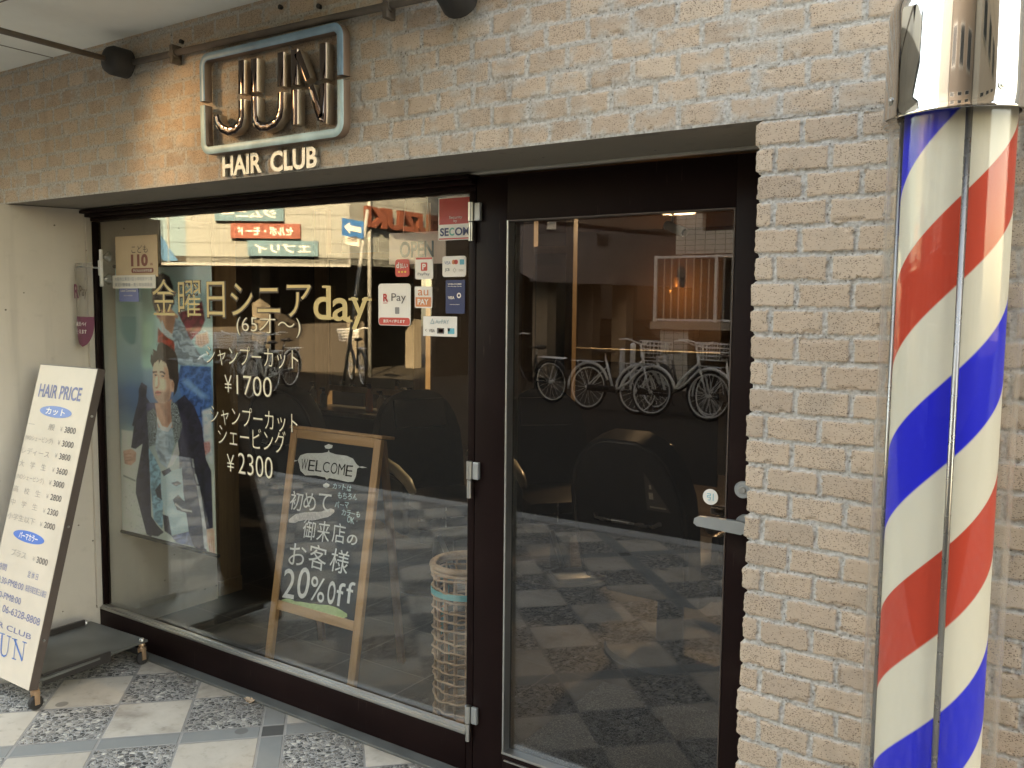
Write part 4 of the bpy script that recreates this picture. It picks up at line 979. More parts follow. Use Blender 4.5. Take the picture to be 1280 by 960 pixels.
for k in range(4): paint(Aq((580+k*16, 430-k*4), (584+k*16, 430-k*4), (592+k*16, 492-k*4), (588+k*16, 492-k*4)), sk3, 1, None, 0, .5)
paint(Aq((478, 612), (660, 612), (658, 824), (612, 884), (600, 980), (500, 980), (482, 800), (458, 700)), srgb(46, 88, 142), 2, fold*.6+g2*.4, .55)
paint(Aq((480, 700), (520, 690), (600, 760), (650, 800), (600, 800), (520, 740)), srgb(120, 160, 195), 5, None, 0, .6)
paint(Bq((468, 0), (592, 0), (640, 150), (640, 240), (604, 262), (562, 82)), srgb(42, 80, 134), 2, fold, .5)
paint(Bq((606, 60), (660, 40), (660, 380), (622, 360), (612, 262)), srgb(176, 190, 200), 3, g1, .3)
paint(Bq((600, 250), (650, 240), (650, 300), (612, 330)), srgb(190, 130, 130), 2, g2, .4)
# concrete ledge behind the man
paint(Bq((78, 188), (150, 194), (216, 270), (160, 490), (166, 560), (226, 806), (70, 800)), srgb(184, 190, 182), 2, g3*.6+g1*.4, .10)
paint(Bq((80, 452), (162, 486), (162, 496), (80, 464)), srgb(96, 104, 104), 1, None, 0, .8)
for i in range(40):
    r0 = np.random.default_rng(300+i); a_, b_2 = r0.uniform(90, 220), r0.uniform(500, 790); paint(el(Bq, a_, b_2, r0.uniform(1.5, 3.5), r0.uniform(1.5, 4)), srgb(110, 114, 110), 0, None, 0, .7)
# coat
paint(Aq((204, 762), (224, 720), (262, 742), (252, 804), (246, 980), (150, 980), (180, 882), (200, 850)), coat, 1, g1, .45)
paint(Bq((184, 60), (206, -10), (252, -10), (300, 60), (258, 260), (258, 828), (226, 812), (160, 562), (166, 482), (216, 268), (168, 300), (138, 292)), coat, 1, fold*.5+g1*.5, .5)
paint(Aq((250, 842), (372, 836), (342, 884), (300, 905), (250, 884)), srgb(58, 58, 92), 1, g1, .3)
paint(Bq((436, 20), (500, -30), (562, 40), (602, 150), (622, 350), (652, 420), (652, 765), (610, 778), (610, 925), (560, 905), (510, 866), (480, 700), (458, 450), (452, 250)), srgb(36, 36, 56), 1, fold*.5+g1*.5, .5)
paint(Bq((470, 60), (520, 120), (512, 330), (480, 420), (462, 300)), srgb(58, 58, 84), 4, None, 0, .7)
paint(Bq((590, 380), (612, 420), (604, 760), (588, 740)), srgb(20, 20, 34), 3, None, 0, .8)
for P in (((535, 350), (546, 350), (551, 402), (541, 402)), ((548, 440), (558, 440), (574, 502), (563, 502)), ((560, 510), (580, 514), (612, 780), (612, 902), (595, 890), (585, 700))): paint(Bq(*P), srgb(168, 172, 176), 1, g1, .3, .85)
# shirt, scarf and wrapped cloth
pat = (np.sin(PXc*.9+9*g1)*np.sin(PYc*.8+9*g2) > .05)*1.
paint(Bq((252, 80), (302, 56), (332, 130), (342, 205), (302, 274), (258, 284)), srgb(96, 108, 112), 1, pat, .75)
paint(Bq((324, 128), (350, 176), (386, 186), (416, 150), (428, 260), (402, 342), (370, 412), (330, 382), (298, 290)), srgb(142, 162, 175), 1, fold2*.6+g1*.4, .28)
paint(Bq((310, 290), (360, 340), (372, 380), (330, 350)), srgb(70, 84, 100), 3, None, 0, .7)
paint(Bq((318, 50), (412, 34), (416, 112), (386, 166), (350, 162), (328, 112)), srgb(192, 142, 120), 1, g1, .15)
paint(Aq((308, 842), (402, 826), (418, 815), (422, 985), (326, 985)), srgb(188, 138, 116), 1, g1, .15)
paint(Aq((340, 850), (418, 812), (422, 930), (390, 985)), sk3, 6, None, 0, .6)
paint(Bq((322, 106), (350, 160), (386, 170), (414, 132), (416, 152), (390, 192), (345, 184), (318, 130)), srgb(228, 228, 214), 1)
paint(Bq((412, 6), (452, 30), (482, 150), (462, 230), (432, 262), (414, 120)), srgb(112, 122, 124), 1, pat, .75)
paint(Bq((376, 412), (448, 250), (458, 322), (412, 392)), srgb(198, 202, 192), 1, g2, .25)
lines_ = .5+.5*np.sin(PYc*1.25+2*g1)
paint(Bq((254, 290), (300, 360), (332, 432), (342, 560), (332, 782), (274, 722), (260, 542)), srgb(108, 150, 166), 1, fold*.7+g2*.3, .5)
paint(Bq((330, 452), (390, 430), (470, 408), (476, 560), (502, 792), (390, 818), (350, 690), (328, 560)), srgb(160, 190, 198), 1, lines_*.5+g2*.5, .28)
for P in (((335, 432), (390, 408), (402, 430), (350, 462)), ((288, 545), (326, 500), (331, 604), (300, 584)), ((334, 690), (372, 702), (392, 822), (344, 792)), ((250, 690), (300, 760), (340, 800), (300, 826), (258, 820)), ((395, 500), (440, 488), (470, 500), (430, 520))): paint(Bq(*P), srgb(34, 34, 48), 1, g2, .5)
paint(Bq((404, 602), (440, 568), (470, 600), (526, 642), (528, 690), (430, 662)), srgb(36, 34, 44), 1, g2, .4)
paint(Bq((420, 620), (470, 655), (526, 664), (526, 674), (466, 666), (416, 632)), srgb(200, 200, 196), 1, None, 0, .8)
paint(Bq((390, 822), (500, 792), (532, 884), (420, 862)), srgb(88, 102, 138), 1, fold, .4)
# the man's head
paint(Aq((303, 600), (320, 572), (350, 568), (388, 598), (402, 640), (412, 700), (418, 760), (406, 812), (372, 842), (332, 838), (306, 804), (298, 742), (300, 680)), skin, 1, g1, .06)
paint(Aq((372, 615), (404, 640), (416, 700), (420, 770), (402, 822), (370, 842), (366, 800), (388, 740), (380, 690)), sk2, 4, None, 0, .85)
paint(Aq((300, 690), (312, 700), (308, 780), (320, 830), (304, 806), (297, 742)), sk2, 3, None, 0, .5)
paint(Aq((300, 668), (330, 664), (334, 690), (304, 692)), sk2, 3, None, 0, .75); paint(Aq((344, 666), (384, 668), (386, 698), (348, 694)), sk2, 3, None, 0, .75)
paint(Aq((328, 672), (340, 676), (344, 728), (336, 750), (318, 752), (330, 730)), sk2, 2, None, 0, .75)
paint(Aq((322, 680), (331, 678), (330, 730), (318, 742), (312, 738)), srgb(236, 202, 182), 2, None, 0, .7)
paint(el(Aq, 322, 750, 10, 3.4), sk3, 1, None, 0, .9)
paint(Aq((297, 654), (326, 650), (329, 660), (300, 666)), dk_, 1, None, 0, .9); paint(Aq((343, 650), (368, 650), (384, 664), (380, 672), (360, 661), (344, 662)), dk_, 1, None, 0, .9)
paint(el(Aq, 316, 676, 9, 4.2), srgb(30, 26, 28), 0, None, 0, .95); paint(el(Aq, 364, 680, 10.5, 4.8), srgb(30, 26, 28), 0, None, 0, .95)
paint(el(Aq, 312, 677, 2.6, 2), srgb(200, 205, 205), 0); paint(el(Aq, 359, 681, 3, 2.2), srgb(200, 205, 205), 0)
paint(Aq((306, 786), (320, 766), (352, 764), (384, 770), (410, 752), (408, 812), (372, 844), (332, 840), (310, 812)), srgb(128, 96, 84), 4, g3, .4, .62)
paint(Aq((310, 778), (326, 766), (336, 769), (356, 776), (344, 780), (318, 783)), srgb(178, 98, 92), 1); paint(Aq((316, 784), (350, 781), (342, 794), (324, 795)), srgb(198, 122, 112), 1); paint(Aq((312, 780), (354, 777), (354, 781), (314, 784)), srgb(92, 46, 44), 0)
paint(Aq((414, 700), (440, 698), (446, 740), (431, 772), (411, 766)), srgb(200, 152, 132), 1); paint(Aq((420, 712), (434, 710), (436, 738), (424, 756)), sk3, 2, None, 0, .6)
paint(Aq((286, 596), (290, 552), (306, 562), (303, 522), (328, 534), (336, 492), (362, 480), (402, 500), (442, 530), (463, 580), (467, 700), (452, 764), (430, 800), (438, 722), (428, 700), (406, 694), (400, 642), (386, 602), (350, 580), (332, 590), (312, 604), (300, 632)), dk_, 1, g3*.6+g2*.4, .55)
for i in range(46):
    r0 = np.random.default_rng(50+i); x_ = r0.uniform(296, 455); y_ = r0.uniform(520, 600); dx = r0.uniform(-26, 10); paint(Aq((x_, y_), (x_+5, y_+2), (x_+dx, y_-r0.uniform(28, 52))), srgb(*( (58, 42, 38) if i % 2 else (30, 22, 22))), 0, None, 0, .9)
for i in range(12):
    r0 = np.random.default_rng(150+i); x_ = r0.uniform(300, 390); paint(Aq((x_, 578), (x_+5, 578), (x_-r0.uniform(2, 14), 610+r0.uniform(-8, 14))), dk_, 0, None, 0, .85)
# hands
paint(Bq((84, 312), (140, 298), (172, 320), (166, 372), (134, 398), (92, 388)), srgb(178, 138, 122), 1, g1, .3)
for y_ in (330, 350, 368): paint(Bq((92, y_), (140, y_-4), (140, y_), (92, y_+4)), sk3, 1, None, 0, .6)
paint(Bq((614, 776), (656, 770), (660, 920), (630, 918), (614, 850)), srgb(208, 154, 134), 1, g1, .2)
for x_ in (626, 638, 648): paint(Bq((x_, 832), (x_+3, 832), (x_+4, 918), (x_+1, 918)), sk3, 0, None, 0, .7)
lum = img.mean(-1, keepdims=True)
img = np.clip(img*np.array([1.75, 1.75, 1.7]), 0, .86)
YP = .44
pa = [aty(*p, YP) for p in ((147, 336), (268, 331), (143, 662), (268, 689))]
px0, px1 = XL+.008, float((pa[1][0]+pa[3][0])/2); pzt = float((pa[0][2]+pa[1][2])/2); pzb = float((pa[2][2]+pa[3][2])/2)
po = thing('hanging_poster', 'tall fashion poster of a dark haired man hanging inside the window', 'poster', (px0, YP, pzb))
NXp, NYp = NU_+1, NV_+1
xs = np.linspace(0, px1-px0, NXp); zs = np.linspace(pzt-pzb, 0, NYp); gx, gz = np.meshgrid(xs, zs, indexing='ij')
gy = .004*np.sin(gx*7)+.003*np.sin(gz*5+gx*3)
V = np.stack([gx, gy, gz], -1).reshape(-1, 3); idx = np.arange(NXp*NYp).reshape(NXp, NYp)
Fq = np.stack([idx[:-1, 1:], idx[1:, 1:], idx[1:, :-1], idx[:-1, :-1]], -1).reshape(-1, 4)
imv = np.pad(img, ((0, 1), (0, 1), (0, 0)), mode='edge'); Cc = np.concatenate([imv, np.ones(imv.shape[:2]+(1,))], -1).reshape(-1, 4)
t = NT('poster_print'); at = t.new('ShaderNodeAttribute', attribute_name='ink'); M['poster'] = t.set(color=at.outputs['Color'], rough=.35)
grid_mesh('printed_sheet', [(V, Fq, Cc)], 'poster', 'ink', po)
part(MB().tube([(-.004, 0, -.008), (px1-px0+.012, 0, -.008)], .009, 10), 'bottom_bar', 'black_metal', po, auto=40); part(MB().tube([(-.004, 0, pzt-pzb+.008), (px1-px0+.012, 0, pzt-pzb+.008)], .009, 10), 'top_bar', 'black_metal', po, auto=40)
part(MB().tube([(.35, 0, pzt-pzb+.01), (.35, 0, 2.42-pzb)], .0012, 6), 'cord', 'white', po)

# A-frame blackboard
ab = thing('chalkboard_stand', 'pine framed folding chalkboard with a white hand lettered welcome offer', 'chalkboard', (-2.12, .6, 0))
fl = atz(336, 826, .0); fr = atz(440, 861, 0.); tl = aty(367, 533, .705); tr = aty(474, 545, .705)
yb = .59; yt = .765
def leg(xb, xt, y0, y1, w, d, z1, nm, m):
    mb = MB(); A = Vector((xb, y0, .004)); B = Vector((xt, y1, z1)); 
    ez_ = (B-A).normalized(); M4 = Matrix.Translation(A) @ Matrix((Vector(X), ez_.cross(Vector(X)), ez_)).transposed().to_4x4()
    mb.bev((-w/2, -d/2, 0), (w/2, d/2, (B-A).length), .003, M4); return mb.build(nm, m, ab, auto=40)
xl_ = float(fl[0]); xr_ = float(fr[0]); zt = 1.045
xtl = float(aty(363, 560, .70)[0]); xtr = float(aty(467, 572, .70)[0])
leg(xl_, xl_, yb, yt, .040, .022, zt, 'leg', 'pine'); leg(xr_, xr_, yb, yt, .040, .022, zt, 'leg', 'pine')
leg(xl_+.02, xl_+.02, .90, yt+.03, .034, .020, zt-.01, 'leg', 'pine_shade'); leg(xr_-.01, xr_-.01, .92, yt+.03, .034, .020, zt-.01, 'leg', 'pine_shade')
A = Vector((xl_, yb, .004)); Bv = Vector((xl_, yt, zt)); az = (Bv-A).normalized(); an = Vector(X).cross(az); aw = xr_-xl_
MA = Matrix.Translation(A) @ Matrix((Vector(X), -an, az)).transposed().to_4x4()
ztop = (Bv-A).length; zlow = .235
mb = MB(); mb.bev((.021, -.010, ztop-.038), (aw-.021, .010, ztop+.002), .003, MA); mb.bev((.021, -.010, zlow), (aw-.021, .010, zlow+.042), .003, MA); mb.build('rail', wood_mat('pine_rail', (.42, .215, .09), (.60, .335, .155), 0), ab, auto=40)
mb = MB(); mb.bev((-.026, -.016, ztop+.003), (aw+.026, .070, ztop+.017), .004, MA); mb.build('top_cap', 'pine', ab, auto=40)
MB().box((.0205, -.004, zlow+.0425), (aw-.0205, .004, ztop-.0385), MA).build('panel', 'chalk_board', ab)
def on_ab(px, py):
    d = Vector(ray(px, py)); o = Vector(CAM); P0 = A-an*(-.004); p = o+d*((P0-o).dot(an)/d.dot(an)); r = p-A; return r.x, r.dot(az)
def abm(u, v, k=.006): return A+Vector(X)*u+az*v+an*k
def chalk(mb, body, x0, y0, x1, y1, hp, bold=.0, jit=1.):
    (u0, v0), (u1, v1) = on_ab(x0, y0), on_ab(x1, y1); hv = on_ab((x0+x1)/2, (y0+y1)/2-hp/2)[1]-on_ab((x0+x1)/2, (y0+y1)/2+hp/2)[1]
    n = len(body); r0 = random.Random(body)
    for i, ch in enumerate(body):
        if ch == ' ': continue
        k = .86; uw = (u1-u0)/n; small = .72 if ch in 'っゃゅょッャ' else 1.
        if ch == 'ー': k2, kv = .8, .10
        elif ch == '.': k2, kv = .16, .16
        else: k2, kv = k, 1.
        cu = u0+uw*(i+.5)+r0.uniform(-.03, .03)*uw*jit; cv = v0+(v1-v0)*(i+.5)/n+r0.uniform(-.05, .05)*hv*jit; ww = uw*k2*small; hh = hv*kv*small*r0.uniform(.93, 1.05)
        mb.text(ch, abm(cu-ww/2, cv-hh/2), Vector(X), az, ww, hh, bold, 0, 0, R_(r0.uniform(-5, 5))*jit, r0.uniform(-.04, .08)*jit)
def blob(pts, m, nm, k=.0055):
    P = [on_ab(*p) for p in pts]; cu = sum(p[0] for p in P)/len(P); cv = sum(p[1] for p in P)/len(P)
    mb = MB(); mb.add([abm(u, v, k) for u, v in P], [tuple(range(len(P)))]); return mb.build(nm, m, ab)
def cx_(a, b): return (340+a/6., 540+b/6.)
blob([cx_(*p) for p in [(195, 210), (215, 175), (260, 160), (380, 158), (420, 150), (428, 135), (434, 152), (480, 168), (560, 178), (610, 200), (635, 240), (660, 262), (640, 275), (632, 330), (612, 372), (570, 375), (500, 358), (430, 345), (412, 360), (400, 340), (330, 325), (250, 325), (215, 290), (205, 240)]], 'chalk', 'welcome_plaque')
for P in ([(395, 105), (425, 90), (457, 100), (452, 120), (425, 128), (402, 122)], [(383, 395), (410, 380), (434, 395), (428, 412), (408, 420), (388, 412)], [(140, 217), (160, 208), (195, 214), (160, 226)], [(645, 262), (680, 258), (715, 268), (680, 270)]): blob([cx_(*p) for p in P], 'chalk', 'flourish')
w_ = MB(); chalk(w_, 'WELCOME', 376.5, 579.5, 442, 589, 14, -.004, .7); w_.v = [tuple(Vector(q)+an*.001) for q in w_.v]; w_.build('welcome_lettering', 'chalk_board', ab)
w_ = MB(); chalk(w_, '初めて', 361, 627, 416, 627, 24, .004); chalk(w_, '御来店', 378, 661, 433, 669, 26, .0); chalk(w_, 'の', 433, 674, 448, 676, 14, .02)
chalk(w_, 'お客様', 360, 693, 437, 702, 30, .0); chalk(w_, '20', 354, 727, 388, 731, 40, .004); chalk(w_, '%', 388, 734, 409, 737, 30, .002); chalk(w_, 'off', 409, 742, 444, 742, 30, .002); w_.build('offer_lettering', 'chalk', ab)
w_ = MB(); chalk(w_, 'カットは', 416, 607, 440, 611, 7, .01); chalk(w_, 'もちろん', 422, 618, 447, 622, 8, .01); chalk(w_, 'パーマ', 419, 630, 437, 632, 8, .01); chalk(w_, 'カラーも', 427, 640, 451, 643, 8, .01); chalk(w_, 'OK.', 434, 649, 449, 652, 8, .01); w_.build('small_lettering', 'chalk_blue', ab)
def wavy(x0, y0, x1, y1, hp, seed):
    r0 = random.Random(seed); n = 14; top_ = []; bot_ = []
    for i in range(n+1):
        t_ = i/n; e = min(1, min(t_, 1-t_)*7+.35); x_ = x0+(x1-x0)*t_; y_ = y0+(y1-y0)*t_+1.2*math.sin(t_*9+seed)
        top_.append((x_, y_-hp/2*e*r0.uniform(.85, 1.1))); bot_.append((x_, y_+hp/2*e*r0.uniform(.85, 1.1)))
    return top_+bot_[::-1]
blob(wavy(361, 650, 418, 640, 10, 2), 'chalk_pink', 'pink_underline', .0045); blob(wavy(352, 753, 434, 768, 12, 5), 'chalk_green', 'green_underline', .0045)

# wicker basket
qb = atz(546, 893, .0); Rb = .126
bk = thing('wicker_basket', 'tall open rattan basket tied with a teal ribbon beside the door mullion', 'basket', (-1.262, .60, 0))
qb = aty(547, 800, .60); bxc = float(qb[0])+Rb*1.12; bk.location = (bxc, .60, 0); bk.matrix_world = Matrix.Translation((bxc, .60, 0))
zt_b = float(aty(575, 702, .60)[2]); mb = MB()
for k in range(18):
    a = 2*math.pi*k/18+.1; mb.tube([(Rb*(.93+.07*i/6)*math.cos(a), Rb*(.93+.07*i/6)*math.sin(a), .01+i*(zt_b-.03)/6) for i in range(7)], .0042, 6)
part(mb, 'upright_canes', 'rattan', bk, smooth=True)
mb = MB(); r0 = random.Random(4); nr = 15
for k in range(nr):
    z = .06+k*(zt_b-.10)/(nr-1); rr = Rb*(.93+.07*k/nr)+.006
    ph_ = r0.uniform(0, 6); tl_ = r0.uniform(-.006, .006); mb.tube([((rr+.0045*math.sin(9*a+k*math.pi)+r0.uniform(-.0015, .0015))*math.cos(a), (rr+.0045*math.sin(9*a+k*math.pi)+r0.uniform(-.0015, .0015))*math.sin(a), z+tl_*math.sin(a+ph_)+.003*math.sin(3*a+ph_)+r0.uniform(-.002, .002)) for a in [2*math.pi*i/40 for i in range(40)]], [r0.uniform(.0032, .0050) for i in range(40)], 6, closed=True)
part(mb, 'woven_rings', 'rattan', bk, smooth=True)
mb = MB(); mb.torus((0, 0, zt_b), Rb+.004, .013, Z, 40, 10); mb.torus((0, 0, zt_b-.018), Rb+.006, .008, Z, 40, 8); part(mb, 'rim', 'rattan', bk, smooth=True)
mb = MB()
for z in (.012, .028, .044): mb.torus((0, 0, z), Rb*.94+.006, .009, Z, 40, 8)
mb.lathe([(Rb*.9, .006), (Rb*.9, .014)], (0, 0, 0), 32); part(mb, 'base', 'rattan', bk, smooth=True)
mb = MB(); n = 40
for i in range(n):
    a0, a1 = 2*math.pi*i/n, 2*math.pi*(i+1)/n; rr = Rb+.011
    mb.add([(rr*math.cos(a), rr*math.sin(a), zt_b+dz) for a, dz in ((a0, -.105), (a1, -.105), (a1, -.082), (a0, -.082))], [(0, 1, 2, 3)])
for off, ln in ((-.30, .36), (-.05, .26)):
    a = math.pi+off; P = [(Rb+.013+.014*math.sin(k*.9+off*5)) for k in range(9)]
    for k in range(8):
        z0_, z1_ = zt_b-.09-ln*k/8, zt_b-.09-ln*(k+1)/8; e = Vector((-math.sin(a), math.cos(a), 0))*.010; c0 = Vector((P[k]*math.cos(a), P[k]*math.sin(a), z0_)); c1 = Vector((P[k+1]*math.cos(a), P[k+1]*math.sin(a), z1_))
        mb.add([c0-e, c0+e, c1+e, c1-e], [(0, 1, 2, 3)])
part(mb, 'ribbon', 'ribbon', bk)

# OPEN sign hanging behind the glass
x0, z0_, w, h = rect(486.5, 290, 557, 330, .40)
os_ = thing('open_sign', 'pinkish see through OPEN sign hanging on two cords inside the window', 'sign', (x0, .40, z0_))
part(MB().prism(rrect(w, h, .006), (0, 0, 0), X, Z, (0, .003, 0)), 'panel', 'open_card', os_)
tb = MB(); tb.text('OPEN', (w*.20, -.001, h*.20), X, Z, w*.60, h*.52, .03); part(tb, 'lettering', 'open_ink', os_)
part(MB().tube([(w*.25, .002, h-.005), (w*.46, .002, 2.42-z0_)], .0012, 5).tube([(w*.72, .002, h-.005), (w*.50, .002, 2.42-z0_)], .0012, 5), 'cords', 'white', os_)

# door mat, floor leaf
q0 = atz(753, 854, .01); q1 = atz(652, 931, .01)
tag(MB().bev((float((q0[0]+q1[0])/2), float(q1[1])-.12, .0045), (.05, float(q0[1]), .018), .004).build('door_mat', 'mat'), 'speckled grey entrance mat on the dark floor behind the door', 'door mat')
q = atz(312, 878, .0); lf = MB(); r0 = random.Random(3); pts = []
for i in range(14):
    a = 2*math.pi*i/14; rr = .024*(1+.35*math.cos(2*a))*r0.uniform(.75, 1.1); pts.append((float(q[0])+rr*math.cos(a), float(q[1])+rr*.75*math.sin(a), .012+r0.uniform(-.006, .010)))
cc = (float(q[0]), float(q[1]), .006); lf.add([cc]+pts+[(cc[0], cc[1], .003)]+[(x, y, z-.002) for x, y, z in pts], [(0, 1+i, 1+(i+1) % 14) for i in range(14)]+[(15, 16+(i+1) % 14, 16+i) for i in range(14)]+[(1+i, 16+i, 16+(i+1) % 14, 1+(i+1) % 14) for i in range(14)])
tag(lf.build('fallen_leaf', 'leaf'), 'small curled dry leaf on the paving below the window', 'leaf')

# ---- salon fittings seen through the glass
YM = 3.3
def pxx(px, py, Yp): return float(aty(px, py, Yp)[0])
po_ = thing('timber_post', 'square brown timber post behind the poster', 'post', (-3.38, 1.1, 0)); part(MB().bev((-.09, -.07, .005), (.09, .07, 2.415), .004), 'shaft', 'brown_post', po_)
part(MB().bev((-.096, -.076, .0055), (.096, .076, .09), .004), 'foot', 'brown_post', po_)
stations = [((397, 412), (520, 535), 'left'), ((655, 668), (708, 717), 'right')]
def station(pa_, pb_, label, c):
    xa0, xa1 = pxx(pa_[0], 450, YM), pxx(pa_[1], 450, YM); xb0, xb1 = pxx(pb_[0], 450, YM), pxx(pb_[1], 450, YM)
    t = thing('styling_station', label, 'styling station', ((xa0+xb1)/2, YM, 0), 0, 'styling stations'); ox = (xa0+xb1)/2
    for a, b in ((xa0, xa1), (xb0, xb1)): part(MB().bev((a-ox, -.03, .78), (b-ox, .03, 2.415), .003), 'post', 'tan_wood', t)
    part(MB().box((xa1-ox+.002, -.005, .95), (xb0-ox-.002, .010, 2.0)), 'mirror', 'mirror', t)
    part(MB().bev((xa1-ox+.002, -.012, .90), (xb0-ox-.002, .012, .949), .003).bev((xa1-ox+.002, -.012, 2.001), (xb0-ox-.002, .012, 2.05), .003), 'mirror_rail', 'tan_wood', t)
    part(MB().bev((xa0-ox-.05, -.32, .74), (xb1-ox+.05, .04, .78), .006), 'counter', 'granite', t)
    part(MB().bev((xa0-ox-.02, -.26, .006), (xb1-ox+.02, .03, .739), .004), 'cabinet', 'interior_dark', t)
station((397, 412), (520, 535), 'wide styling station with tan posts and speckled counter behind the chalkboard', 0)
station((655, 668), (708, 717), 'narrow styling station with tan posts seen through the door glass', 0)
px_a, px_b = pxx(430, 440, 4.6), pxx(472, 440, 4.6)
t = thing('wall_panel', 'pale teal panel on the back wall of the salon', 'panel', ((px_a+px_b)/2, 4.6, 0)); part(MB().bev((-(px_b-px_a)/2, -.02, .75), ((px_b-px_a)/2, .02, 2.30), .004), 'sheet', 'teal_panel', t); part(MB().bev((-(px_b-px_a)/2-.03, -.015, .70), ((px_b-px_a)/2+.03, .015, .749), .003).bev((-.02, .021, .005), (.02, .04, .70), .003), 'stand', 'interior_dark', t)
# cream partition on the right
xa, xb = pxx(893, 520, 4.2), pxx(926, 520, 4.2)
t = thing('partition', 'cream framed partition at the back right of the salon', 'partition', ((xa+xb)/2, 4.2, 0))
part(MB().bev((xb-(xa+xb)/2-.16, -.03, .40), (xb-(xa+xb)/2, .03, 2.0), .004).bev((-1.6, -.028, 1.20), (xb-(xa+xb)/2-.162, .028, 1.30), .004).bev((-1.6, -.031, .005), (-1.52, .031, 2.0), .004), 'frame', 'cream_wall', t)
part(MB().box((-1.518, -.01, .30), (xb-(xa+xb)/2-.163, .01, 1.199)), 'dark_panel', 'interior_dark', t)

def barber_chair(label, x, y, rz, sc=1.):
    t = thing('barber_chair', label, 'barber chair', (x, y, .004), rz, 'black barber chairs')
    part(MB().lathe([(.001, 0), (.30, 0), (.31, .012), (.30, .03), (.10, .045), (.065, .06), (.06, .30), (.075, .31)], (0, 0, 0), 32), 'pedestal', 'black_metal', t, auto=40)
    o_ = part(MB().bev((-.27, -.26, .38), (.27, .28, .52), .05), 'seat', 'leather', t, auto=40); part(MB().bev((-.24, -.22, .30), (.24, .22, .379), .03), 'seat_base', 'black_metal', t, auto=40)
    part(MB().tube([(-.262, -.255, .45), (.262, -.255, .45)], .006, 6).tube([(-.10, -.262, .40), (-.10, -.262, .51)], .004, 6).tube([(.10, -.262, .40), (.10, -.262, .51)], .004, 6), 'seam', 'grey_steel', o_)
    Mb = Matrix.Translation((0, .26, .46)) @ Matrix.Rotation(R_(-14), 4, 'X')
    mb = MB(); pr = [(-.26, 0), (.26, 0), (.275, .25), (.27, .40), (.245, .50), (.205, .575), (.15, .63), (.08, .66), (-.08, .66), (-.15, .63), (-.205, .575), (-.245, .50), (-.27, .40), (-.275, .25)]
    mb.prism(pr, Mb @ Vector((0, 0, 0)), Mb.to_3x3() @ Vector(X), Mb.to_3x3() @ Vector(Z), Mb.to_3x3() @ Vector((0, .12, 0))); o_ = part(mb, 'backrest', 'leather', t, auto=50)
    k_ = MB(); k_.tube([Mb @ Vector((q[0]*.93, .123, q[1]*.95+.02)) for q in pr[1:]+pr[:1]], .007, 6); part(k_, 'piping', 'leather_shine', o_, smooth=True)
    k_ = MB(); k_.tube([Mb @ Vector((x_, .123+.03*(abs(x_) < .15), .30)) for x_ in (-.16, -.15, -.14, .14, .15, .16)], .009, 8); part(k_, 'grab_bar', 'grey_steel', o_, smooth=True)
    o = MB(); o.bev((-.17, -.045, .42), (.17, -.002, .60), .02, Mb); part(o, 'headrest', 'leather', t, auto=40)
    for s in (-1, 1):
        mb = MB(); mb.tube([(s*.31, .30, .70), (s*.31, .15, .715), (s*.31, -.05, .70), (s*.31, -.22, .665), (s*.31, -.30, .62)], [.026, .030, .030, .028, .020], 12); part(mb, 'armrest', 'chair_arm', t, smooth=True)
        part(MB().bev((s*.31-.022, -.20, .36), (s*.31+.022, .24, .654), .02), 'arm_panel', 'leather', t, auto=40)
    part(MB().bev((-.20, -.62, .16), (.20, -.42, .185), .01).tube([(-.12, -.46, .17), (-.12, -.22, .34)], .014, 8).tube([(.12, -.46, .17), (.12, -.22, .34)], .014, 8), 'footrest', 'steel', t, auto=40)
    return t
chair0 = barber_chair('black barber chair nearest the door seen from behind through the door glass', pxx(842, 620, 1.75), 1.75, R_(178))
barber_chair('black barber chair with pale armrests behind the hinge side of the door', -1.95, 2.45, R_(48))
barber_chair('black barber chair between the chalkboard and the basket', -2.45, 1.95, R_(62))
barber_chair('black barber chair behind the chalkboard', pxx(405, 520, 2.3), 2.3, R_(190))

def bottle(x, y, z, h, m, label):
    t = thing('bottle', label, 'bottle', (x, y, z), 0, 'bottles on the styling counters')
    part(MB().lathe([(.026, 0), (.029, .008), (.029, h*.66), (.012, h*.78), (.012, h*.86)], (0, 0, 0), 20), 'flask', m, t, auto=40); part(MB().lathe([(.014, h*.861), (.014, h), (.010, h+.006)], (0, 0, 0), 16).bev((-.012, -.035, h*.98), (.012, .006, h+.015), .004), 'pump_cap', 'black_metal', t, auto=40)
lb_ = MB(); Mb0 = Matrix.Translation((0, .26, .46)) @ Matrix.Rotation(R_(-14), 4, 'X')
def lq(mb, P, k): mb.add([Mb0 @ Vector((x, k, z)) for x, z in P], [tuple(range(len(P)))])
lq(lb_, [(-.10, .36), (-.21, .36), (-.10, .53)], .1225); o_ = part(lb_, 'rear_label', 'ink_dark', chair0)
lb_ = MB()
for P in ([(-.115, .41), (-.135, .41), (-.135, .44), (-.115, .44)], [(-.12, .455), (-.13, .455), (-.13, .475), (-.12, .475)], [(-.115, .372), (-.19, .372), (-.187, .379), (-.115, .379)]): lq(lb_, P, .1235)
part(lb_, 'label_print', 'paper', o_)
xs0 = pxx(397, 450, YM); xs1 = pxx(535, 450, YM)
for i, (f_, h_, m_, lb) in enumerate(((.10, .19, 'white', 'white pump bottle at the left end of the wide counter'), (.20, .15, 'teal_panel', 'short teal bottle left of the middle of the wide counter'), (.62, .21, 'orange', 'orange pump bottle in the middle of the wide counter'), (.72, .16, 'sticker_white', 'short white bottle right of the orange bottle'), (.93, .20, 'navy', 'navy pump bottle at the right end of the wide counter'))):
    bottle(xs0+(xs1-xs0)*f_, YM-.17, .7805, h_, m_, lb)
